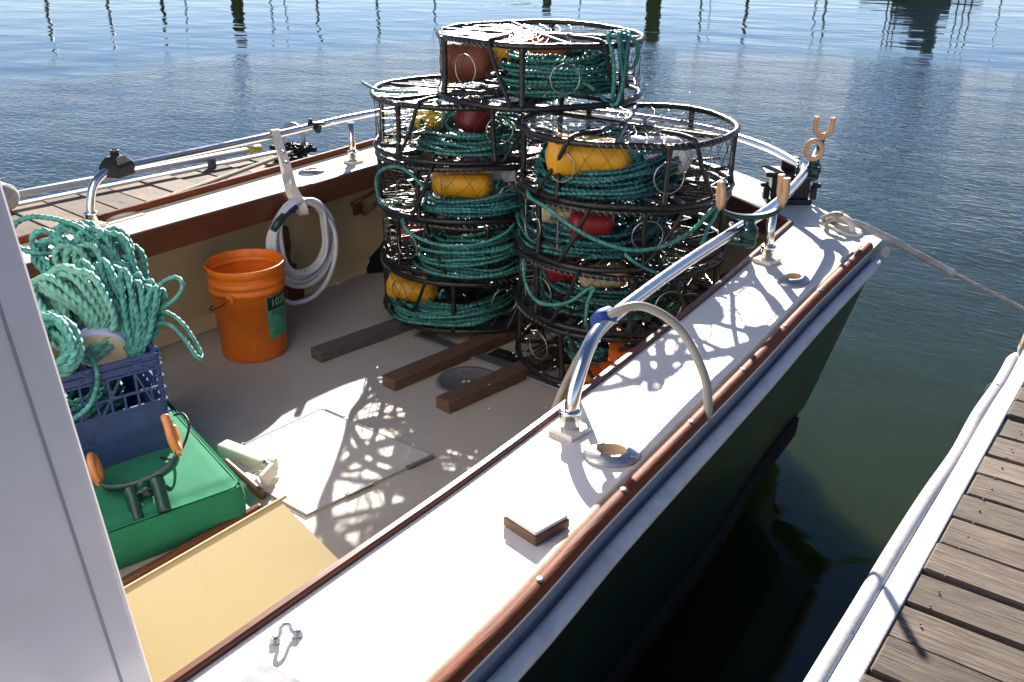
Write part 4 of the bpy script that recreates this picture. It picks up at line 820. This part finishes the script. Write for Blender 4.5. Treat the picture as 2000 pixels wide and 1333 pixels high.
# cushion
A0 = Vector((-1.845, 1.250, 0)); e1 = Vector((-.964, .266, 0)); e2 = Vector((-.266, -.964, 0)); CW, CD, CH = .80, .56, .122
t = thing('boat_cushion', 'green canvas boat cushion lying on the cockpit floor under the blue crate', 'cushion', A0)
cmx = Matrix((e1, e2, Vector((0, 0, 1)))).transposed().to_4x4(); cmx.translation = A0
if cmx.determinant() < 0: cmx = cmx
b = bmesh.new(); bmesh.ops.create_cube(b, size=1.0); bmesh.ops.subdivide_edges(b, edges=b.edges[:], cuts=23, use_grid_fill=True)
for v in b.verts:
    x, y, z = v.co.x + .5, v.co.y + .5, v.co.z + .5; d = min(x * CW, (1 - x) * CW, y * CD, (1 - y) * CD)
    puff = 1 - math.exp(-d / .05); bul = math.sin(math.pi * z) * .008
    X = x * CW + (bul if x > .99 else -bul if x < .01 else 0); Y = y * CD + (bul if y > .99 else -bul if y < .01 else 0)
    zz = z * CH
    if z > .98: zz += .010 * puff + .0035 * math.sin(Y * 85) * math.exp(-(x * CW) / .07) * min(1, d / .02) + .003 * math.sin(X * 37 + Y * 21) * puff
    r_ = .022
    if z > .98 and d < r_: zz -= r_ - math.sqrt(max(0, r_ * r_ - (r_ - d) ** 2))
    rc = .030
    for cx_, cy_ in ((rc, rc), (CW - rc, rc), (rc, CD - rc), (CW - rc, CD - rc)):
        if (X - cx_) * (1 if cx_ > .1 else -1) > 0 and (Y - cy_) * (1 if cy_ > .1 else -1) > 0:
            q = Vector((X - cx_, Y - cy_)); m_ = max(abs(q.x), abs(q.y))
            if q.length > 1e-6: q = q.normalized() * m_
            X, Y = cx_ + q.x, cy_ + q.y
    v.co = Vector((X, Y, max(.002, zz)))
mb = MB(); mb.bm(b, cmx, True); cu = obj('cover', mb, 'cushion', t)
b = MB(); c4 = [(.010, .010), (CW - .010, .010), (CW - .010, CD - .010), (.010, CD - .010)]
b.tube(cr([cmx @ Vector((*(Vector(c4[k]).lerp(Vector(c4[(k + 1) % 4]), f)), CH - .008)) for k in range(4) for f in (.03, .3, .6, .97)], .02, True), .0034, 7, closed=True); obj('piping', b, 'piping', t)

# sloping cream-yellow lid on a low step box by the side deck
t = thing('step_box', 'low box with a sloping cream-yellow lid against the right side deck', 'box', (-1.25, .8, 0))
b = MB(); sl = [(-1.484, .300), (-1.012, .088)]; th = .016
nrm = Vector((sl[0][1] - sl[1][1], 0, sl[1][0] - sl[0][0])).normalized()
b.loft([[(sl[0][0] - .003, y, sl[0][1]), (sl[1][0], y, sl[1][1]), (sl[1][0] - .01, y, sl[1][1] - th), (sl[0][0] - .010, y, sl[0][1] - th)] for y in (.28, 1.092)], closed=True, smooth=False)
n0 = b.n; b.f += [(0, 1, 2, 3), (7, 6, 5, 4)]; b.sm += [False, False]; lid = obj('lid', b, 'yellow_board', t)
b = MB(); b.bar((-1.488, .28, .299), (-1.486, 1.112, .299), .006, .008, bevel=.002); obj('edge_strip', b, 'yellow_board', lid)
b = MB(); b.prism([(-1.47, 0), (-1.02, 0), (-1.02, .07), (-1.47, .272)], -1.07, -.30, Matrix.Rotation(math.pi / 2, 4, 'X')); obj('box_side', b, 'gel', t)

# milk crate and the rope piled in it
K = Vector((-2.147, 1.243, .121)); ca_ = Vector((-.27, -.963, 0)).normalized(); cb_ = Vector((-.963, .27, 0)).normalized(); CL, CB, CHT = .355, .33, .312
t = thing('milk_crate', 'blue plastic milk crate on the green cushion, overflowing with teal rope', 'crate', K)
def wall(origin, along, outw, L):
    mm = Matrix((along, outw, Vector((0, 0, 1)))).transposed().to_4x4(); mm.translation = origin
    b = MB(); bx = lambda u, z, w_, h_, d=.006, o=0: b.box((u, -d / 2 + o, z), (w_, d, h_), bevel=.0012, seg=1, mtx=mm)
    def dg(u0, z0, u1, z1, w_=.005, d=.006):
        a = mm @ Vector((u0, -d / 2 + .001, z0)); c = mm @ Vector((u1, -d / 2 + .001, z1)); b.bar(a, c, d, w_, up=mm.to_3x3() @ Vector((0, 1, 0)).cross((c - a).normalized()) if False else (0, 0, 1))
    bx(L / 2, .083, L - .004, .164, .004, -.003)                                       # solid lower panel
    for z in (.004, .085, .165): bx(L / 2, z, L, .006, .010, .002)
    bx(L / 2, .287, L - .002, .044, .004, -.003)                                       # rim panel
    for z, o in ((.309, .007), (.288, .004), (.266, .004)): bx(L / 2, z, L + .006, .005, .014, o)
    for z in (.207,): bx(L / 2, z, L, .007, .008, 0)
    for u in (.006, L - .006): bx(u, CHT / 2, .012, CHT - .006, .010, 0)
    for k in range(8): bx(L - .007, .02 + .036 * k, .020, .006, .016, .006); bx(.007, .02 + .036 * k, .020, .006, .016, .006)
    n = 5
    for k in range(1, n): bx(L * k / n, .235, .006, .062, .008, 0)
    for k in range(n * 2 - 1): bx(L * (k + 1) / (n * 2), .186, .006, .042, .007, 0)
    for (u0, z0, u1, z1) in ((.30, .265, .62, .085), (.64, .165, .50, .265), (.62, .085, .66, .165), (.62, .085, .75, .0), (.62, .085, .58, .0), (.10, .268, .25, .308), (.25, .268, .10, .308), (.45, .268, .60, .308), (.60, .268, .45, .308), (.80, .268, .92, .308), (.2, .265, .10, .165), (.80, .165, .86, .265)):
        dg(u0 * L, z0, u1 * L, z1)
    return b
w1 = obj('side_wall', wall(K, ca_, Vector((.963, -.27, 0)).normalized(), CL), 'crate', t)
obj('side_wall', wall(K + cb_ * CB + ca_ * CL, -ca_, -Vector((.963, -.27, 0)).normalized(), CL), 'crate', t)
obj('end_wall', wall(K + cb_ * CB, -cb_, -ca_, CB), 'crate', t); obj('end_wall', wall(K + ca_ * CL, cb_, ca_, CB), 'crate', t)
b = MB(); mk = Matrix((ca_, cb_, Vector((0, 0, 1)))).transposed().to_4x4(); mk.translation = K; b.box((CL / 2, CB / 2, .005), (CL, CB, .008), mtx=mk); obj('base', b, 'crate', t)
b = MB(); rr = random.Random(6); wm = Matrix((ca_, Vector((.963, -.27, 0)).normalized(), Vector((0, 0, 1)))).transposed().to_4x4(); wm.translation = K
for row in range(3):
    u = .12
    while u < .24:
        wv = rr.uniform(.006, .013); b.box((u + wv / 2, -.0045, .145 - row * .016), (wv, .0016, .007), mtx=wm); u += wv + rr.choice((.003, .003, .009))
obj('worn_relief', b, 'crate', t)

def hank(label, base, tips, n, width, seed, m, rr_=.0088, bulge=.02, sway=.012):
    rng = random.Random(seed); base = Vector(base); tp = [Vector(p) for p in tips]; pts = []; vd = Vector((-.55, .73, -.41))
    for i in range(n):
        f = i / max(1, n - 1) * (len(tp) - 1); k = min(int(f), len(tp) - 2); tip = tp[k].lerp(tp[k + 1], f - k) + Vector([rng.uniform(-sway, sway) for _ in range(3)]) * 1.2
        d = (tip - base); side = vd.cross(d).normalized(); wv = width * rng.uniform(.6, 1.2); back = vd * rng.uniform(-.03, .045); o = Vector([rng.uniform(-.008, .008) for _ in range(3)])
        pts += [base + o + side * rng.uniform(-.012, .012), base + d * .30 + side * (wv * .9 + bulge) + back * .5, base + d * .72 + side * (wv + bulge * .5) + back, tip - d * .06 + side * wv * .85 + back, tip + back, tip - d * .07 - side * wv * .8 + back * 1.2, base + d * .7 - side * (wv * .9) + back * 1.3, base + d * .30 - side * wv * .7 + back]
    pts.append(base)
    b = MB(); b.tube(cr(pts, .005), rr_ * 1.20, 12, lobes=3, pitch=.068, depth=.42); return tag(obj('rope_hank', b, m), label, 'rope', 'rope hanks in the blue crate')
hank('bright teal rope hank standing upright at the right of the crate', (-2.225, 1.222, .41), [(-2.430, 1.245, .630), (-2.385, 1.275, .622), (-2.33, 1.30, .602), (-2.29, 1.315, .582), (-2.262, 1.335, .562)], 18, .014, 31, 'rope', .0086, .012, .008)
hank('sun-faded teal rope hank arching over the middle left of the crate', (-2.29, 1.130, .42), [(-2.50, 1.08, .55), (-2.475, 1.10, .605), (-2.44, 1.15, .625), (-2.40, 1.18, .625), (-2.37, 1.20, .60)], 16, .042, 32, 'rope_pale', .0098, .035, .014)
hank('teal rope hank heaped highest at the back of the crate', (-2.46, 1.30, .44), [(-2.675, 1.215, .60), (-2.66, 1.26, .655), (-2.62, 1.31, .685), (-2.55, 1.35, .675), (-2.49, 1.375, .640), (-2.46, 1.36, .60)], 18, .045, 33, 'rope', .0092, .03, .016)
hank('pale teal rope loops in front of the highest hank', (-2.43, 1.22, .46), [(-2.60, 1.22, .60), (-2.585, 1.26, .640), (-2.53, 1.29, .648), (-2.49, 1.31, .63)], 11, .032, 34, 'rope_pale', .0095, .025, .012)
hank('teal rope hank low in the near left corner of the crate', (-2.21, .985, .45), [(-2.35, 1.03, .50), (-2.335, 1.04, .54), (-2.30, 1.05, .565), (-2.26, 1.05, .555)], 13, .036, 35, 'rope', .0094, .03, .012)
coil('teal rope coil seen through the slots of the blue crate', -2.42, 1.16, .145, .085, 13, 36, 'rope', zh=.10, spread=.03)['group'] = 'rope hanks in the blue crate'
loose('teal rope eye standing out above the left of the crate', [(-2.60, 1.27, .62), (-2.645, 1.20, .625), (-2.690, 1.17, .655), (-2.700, 1.185, .700), (-2.675, 1.225, .722), (-2.62, 1.27, .715), (-2.57, 1.31, .69), (-2.54, 1.33, .655)], 'rope', .0095)
loose('small teal rope bight sticking out right of the upright hank', [(-2.30, 1.28, .50), (-2.275, 1.325, .540), (-2.255, 1.355, .575), (-2.225, 1.38, .590), (-2.205, 1.385, .572), (-2.215, 1.365, .535), (-2.245, 1.33, .505), (-2.275, 1.29, .485)], 'rope', .0075)
loose('long teal rope bight hanging out of the crate toward the bucket', [(-2.29, 1.26, .48), (-2.262, 1.302, .495), (-2.235, 1.335, .497), (-2.195, 1.355, .470), (-2.158, 1.362, .425), (-2.130, 1.362, .385), (-2.118, 1.352, .377), (-2.122, 1.338, .392), (-2.155, 1.335, .430), (-2.20, 1.325, .468), (-2.25, 1.29, .475)], 'rope', .0075)
loose('teal rope tail hanging down the near side of the crate', [(-2.26, 1.08, .45), (-2.215, 1.09, .452), (-2.178, 1.08, .425), (-2.180, 1.07, .38), (-2.188, 1.045, .335), (-2.20, 1.00, .310), (-2.215, .95, .305)], 'rope', .0085)
t = thing('round_float', 'blue and white round float with a cream face in the crate, between the hanks', 'buoy', (-2.27, 1.15, .42))
fm = frame_mtx((-2.300, 1.165, .425), (.58, -.43, -.34))
b = MB(); b.lathe([(.0, -.10), (.03, -.098), (.052, -.085), (.062, -.06), (.066, -.030)], 32, fm); obj('navy_dome', b, 'buoy_blue', t)
b = MB(); b.lathe([(.0662, -.030), (.070, -.012), (.073, .002), (.071, .008), (.066, .009)], 32, fm); obj('pale_rim', b, 'buoy_pale_blue', t)
b = MB(); b.lathe([(.0662, .0088), (.05, .013), (.02, .015), (.0, .0155)], 32, fm); obj('cream_face', b, 'buoy_cream', t)
b = MB(); b.tube(cr([(-2.160, 1.265, .22), (-2.12, 1.27, .235), (-2.075, 1.255, .222), (-2.060, 1.225, .185), (-2.075, 1.195, .142), (-2.12, 1.18, .136)], .008), .0035, 6); tag(obj('shock_cord', b, 'black_strap'), 'thin black cord looped beside the crate on the green cushion', 'cord')

# rod holders
def rod_holder(label, mtx, tanm, clamp, loc, sc=1.0, pegs=False):
    t = thing('rod_holder', label, 'rod holder', loc, 'green rod holders'); mm = mtx @ Matrix.Scale(sc, 4)
    V = lambda *p: mm @ Vector(p)
    b = MB(); arm = cr([(-.084, 0, .083), (-.072, 0, .068), (-.04, 0, .056), (0, 0, .052), (.04, 0, .056), (.072, 0, .068), (.084, 0, .083)], .006)
    b.loft([[V(p[0], q * .013, p[2] + s * .0075) for q, s in ((-1, -.7), (-.6, -1), (.6, -1), (1, -.7), (1, .7), (.6, 1), (-.6, 1), (-1, .7))] for p in arm], closed=True); b.f += [tuple(range(8)), tuple(range(b.n - 1, b.n - 9, -1))]; b.sm += [False, False]
    obj('cradle', b, 'holder_green', t)
    b = MB(); b.tube([V(-.086, .027 * math.cos(q), .118 + .033 * math.sin(q)) for q in np.linspace(0, 2 * math.pi, 30, endpoint=False)], .0085 * sc, 10, closed=True); b.box((-.085, 0, .084), (.012, .022, .016), bevel=.003, mtx=mm); obj('ring_loop', b, tanm, t)
    b = MB(); b.tube(cr([V(.086, -.028, .170), V(.087, -.028, .14), V(.086, -.026, .118), V(.086, -.014, .101), V(.086, 0, .097), V(.086, .014, .101), V(.086, .026, .118), V(.087, .028, .14), V(.086, .028, .166)], .004), .0098 * sc, 10); b.box((.086, 0, .090), (.013, .022, .018), bevel=.003, mtx=mm); obj('fork', b, tanm, t)
    b = MB(); b.lathe([(.016, .046), (.016, .03), (.022, .028), (.022, .02)], 16, mm)
    if pegs:
        for s in (-1, 1): b.lathe([(.016, .045), (.017, .03), (.015, .026), (.0145, -.03), (.013, -.034), (.0, -.034)], 14, mm @ Matrix.Translation((s * .028, 0, .0)))
        obj('mounting_pegs', b, 'holder_green', t)
    else: obj('pivot', b, 'holder_green', t)
    if clamp:
        b = MB(); b.lathe([(.026, .020), (.027, .010), (.027, -.004), (.024, -.008)], 18, mm, cap0=True, cap1=True); b.lathe([(.022, -.010), (.024, -.026), (.018, -.036), (.0, -.038)], 18, mm)
        c = mtx.to_translation(); b.box(c + Vector((-.02, -.012, .008)), (.075, .040, .012), (0, 0, .3), bevel=.004); b.box(c + Vector((-.02, -.012, -.022)), (.075, .040, .012), (0, 0, .3), bevel=.004); b.lathe([(.012, -.025), (.012, .016), (.007, .02)], 12, Matrix.Translation(c + Vector((-.046, -.02, 0))), cap1=True)
        obj('rail_clamp', b, 'holder_green', t)
        b = MB()
        for q in range(3): b.lathe([(.006, .0), (.006, .006), (.003, .008)], 10, mm @ Matrix.Rotation(q * 2.1, 4, 'Z') @ Matrix.Translation((.019, 0, .017)), cap1=True)
        b.lathe([(.005, .0), (.009, .012), (.005, .016)], 10, Matrix.Translation(mtx.to_translation() + Vector((-.046, -.02, .018))), cap1=True); obj('bolt', b, 'steel', t)
    return t
def basis(u, z, loc):
    u = Vector(u).normalized(); z = Vector(z); z = (z - u * z.dot(u)).normalized(); v = z.cross(u); m = Matrix((u, v, z)).transposed().to_4x4(); m.translation = loc; return m
rod_holder('green rod holder with tan loop and fork midway along the right grab rail', basis((.80, .60, .02), (0, 0, 1), (-.978, 2.415, .690)), 'tan', True, (-.978, 2.415, .690))
rod_holder('green rod holder at the stern corner of the rail, tan ring facing the viewer', basis((-.20, .98, .22), (.06, .0, 1), (-1.105, 3.265, .692)), 'tan', True, (-1.105, 3.265, .692))
rod_holder('loose green rod holder with orange-tan uprights leaning on the blue crate', basis((.52, .80, .22), (-.74, .32, .58), (-1.950, 1.030, .135)), 'tan_orange', False, (-1.950, 1.030, .135), 1.2, True)

# black mounts, rail clamp
t = thing('rail_mount', 'black pyramid-shaped mount on the forward end of the port grab rail', 'mount', (-3.09, 1.74, .70)); mm = Matrix.Translation((-3.092, 1.755, .70)) @ Matrix.Rotation(R(20), 4, 'Z')
b = MB(); rows = []
for z, w_ in ((-.022, .040), (.012, .042), (.024, .037), (.046, .022)): rows.append([mm @ Vector((x * w_, y * w_ * 1.15, z)) for x, y in ((-1, -.9), (-.9, -1), (.9, -1), (1, -.9), (1, .9), (.9, 1), (-.9, 1), (-1, .9))])
b.loft(rows, closed=True, smooth=False); b.add(rows[0][::-1], [tuple(range(8))]); b.add(rows[-1], [tuple(range(8))]); obj('pyramid', b, 'black_plastic', t)
b = MB(); b.lathe([(.015, .044), (.015, .060), (.017, .062), (.017, .067), (.011, .068), (.010, .05)], 20, mm); obj('socket', b, 'black_plastic', t)
t = thing('rail_clamp', 'small black clamp on the port grab rail, right of the hose hanger', 'clamp', (-3.12, 2.72, .703))
b = MB(); b.box((-3.118, 2.70, .703), (.040, .040, .034), (0, 0, .1), bevel=.010); b.box((-3.095, 2.71, .69), (.022, .022, .036), (0, .3, 0), bevel=.006); obj('jaw', b, 'black_plastic', t)
b = MB(); b.lathe([(.009, 0), (.010, .008), (.006, .014)], 8, Matrix.Translation((-3.118, 2.69, .720)), cap1=True); b.tube([(-3.10, 2.66, .715), (-3.10, 2.75, .708)], .006, 8); obj('knob', b, 'black_plastic', t)
t = thing('gear_mount', 'chunky black gear mount with side knobs on the stern deck corner', 'mount', (-1.25, 3.42, DECK_Z)); mm = Matrix.Translation((-1.25, 3.425, DECK_Z)) @ Matrix.Rotation(R(33), 4, 'Z')
b = MB(); b.prism([(-.085, -.065), (.085, -.065), (.085, .055), (-.085, .055)], .001, .022, mm, .004); b.prism([(-.072, -.055), (.072, -.055), (.062, .045), (-.062, .045)], .022, .105, mm, .004); obj('base_block', b, 'black_plastic', t)
b = MB(); b.prism([(-.098, -.060), (-.02, -.072), (.098, -.060), (.098, .055), (-.098, .055)], .105, .124, mm, .004); b.prism([(-.035, -.010), (.035, -.010), (.030, .03), (-.030, .03)], .124, .170, mm, .004); obj('top_plate', b, 'black_plastic', t)
for s in (-1, 1):
    b = MB(); b.box((s * .088, -.045, .045), (.022, .03, .05), bevel=.004, mtx=mm); b.box((s * .098, -.047, .075), (.030, .026, .016), bevel=.004, mtx=mm); b.tube([mm @ Vector((s * .07, -.06, .05)), mm @ Vector((s * .085, -.062, .072))], .004, 8); obj('side_knob', b, 'black_plastic', t)

# hoses
t = thing('wash_hose', 'white wash-down hose coiled and hung below the port rail', 'hose', (-2.82, 2.337, .335)); rng = random.Random(15); pts = []
for i in range(8 * 14):
    a = math.pi / 2 + 2 * math.pi * i / 14; lp = i // 14; rd = .150 + (-.030, .016, -.004, .022, -.018, .008, -.024, .014)[lp] * (1 if math.sin(a) < .3 else .3)
    pts.append((-2.812 - .010 * math.cos(a * .5 + lp) + rng.uniform(-.004, .004) - .003 * lp, 2.337 + rd * math.cos(a) * (.96 + .05 * math.sin(lp)) + .006 * math.sin(lp * 2), .338 + rd * math.sin(a) * 1.06 + (.012 if math.sin(a) < 0 else 0) * (lp % 3 - 1)))
pts += [(-2.815, 2.30, .49), (-2.81, 2.40, .47), (-2.80, 2.485, .36), (-2.79, 2.48, .25), (-2.78, 2.42, .155), (-2.775, 2.33, .105), (-2.79, 2.24, .10), (-2.80, 2.19, .13)]
b = MB(); hp2 = cr(pts, .012); b.tube(hp2, .0095, 10); obj('tube', b, 'hose_white', t)
b = MB(); off = np.array([[.0088 * math.cos(i * .006 + 1.2), -.003, .0045 * math.sin(i * .006)] for i in range(len(hp2))]); b.tube(hp2 + off * .95, .0018, 5); obj('navy_stripe', b, 'hose_stripe', t)
b = MB(); b.tube([(-2.805, 2.245, .463), (-2.806, 2.215, .442), (-2.808, 2.185, .415)], [.0145, .016, .013], 12); obj('green_coupling', b, 'holder_green', t)
b = MB(); b.tube(cr([(-2.805, 2.245, .462), (-2.803, 2.275, .477), (-2.803, 2.305, .486)], .008), .0125, 10); obj('blue_sleeve', b, 'hose_stripe', t)
t = thing('hose_hanger', 'cream strap with two snaps hanging from the port grab rail to hold the white hose', 'strap', (-3.09, 2.47, .72))
sp = cr([(-2.862, 2.325, .56), (-3.00, 2.42, .640), (-3.100, 2.478, .700), (-3.100, 2.478, .719), (-3.080, 2.466, .724), (-3.05, 2.447, .700), (-2.93, 2.385, .610), (-2.860, 2.345, .548), (-2.815, 2.335, .505), (-2.795, 2.335, .470), (-2.805, 2.345, .440), (-2.830, 2.340, .462), (-2.850, 2.325, .52), (-2.862, 2.325, .56)], .012)
b = MB(); sd = Vector((.45, .89, 0)).normalized(); wn = np.interp(np.arange(len(sp)), [0, len(sp)], [.016, .016])
b.loft([[tuple(Vector(p) + sd * s * .017 + Vector((0, 0, q))) for s, q in ((-1, 0), (1, 0), (1, .003), (-1, .003))] for p in sp], closed=True, smooth=False); obj('webbing', b, 'strap_cream', t)
b = MB()
for p in ((-2.985, 2.413, .655), (-2.945, 2.390, .622)): b.lathe([(.009, 0), (.0085, .004), (.004, .006)], 12, frame_mtx(p, (.6, -.4, .7)), cap1=True)
obj('snap', b, 'dull_steel', t)
t = thing('drain_hose', 'grey clear hose arched over the right grab rail and held with blue tape', 'hose', (-.93, 1.63, .60))
b = MB(); hz = cr([(-1.22, 1.66, .06), (-1.17, 1.655, .25), (-1.085, 1.635, .47), (-1.02, 1.615, .60), (-.968, 1.60, .690), (-.935, 1.605, .728), (-.885, 1.645, .742), (-.81, 1.675, .700), (-.745, 1.675, .612), (-.718, 1.655, .550), (-.716, 1.645, .518)], .01); b.tube(hz, .0098, 12); obj('tube', b, 'hose_grey', t)
b = MB(); b.tube([(-.958, 1.578, .706), (-.956, 1.60, .712), (-.951, 1.622, .714)], [.0205, .022, .0205], 14); obj('blue_tape', b, 'tape_blue', t)

for o in list(bpy.data.objects):
    if '_o' in o: del o['_o']
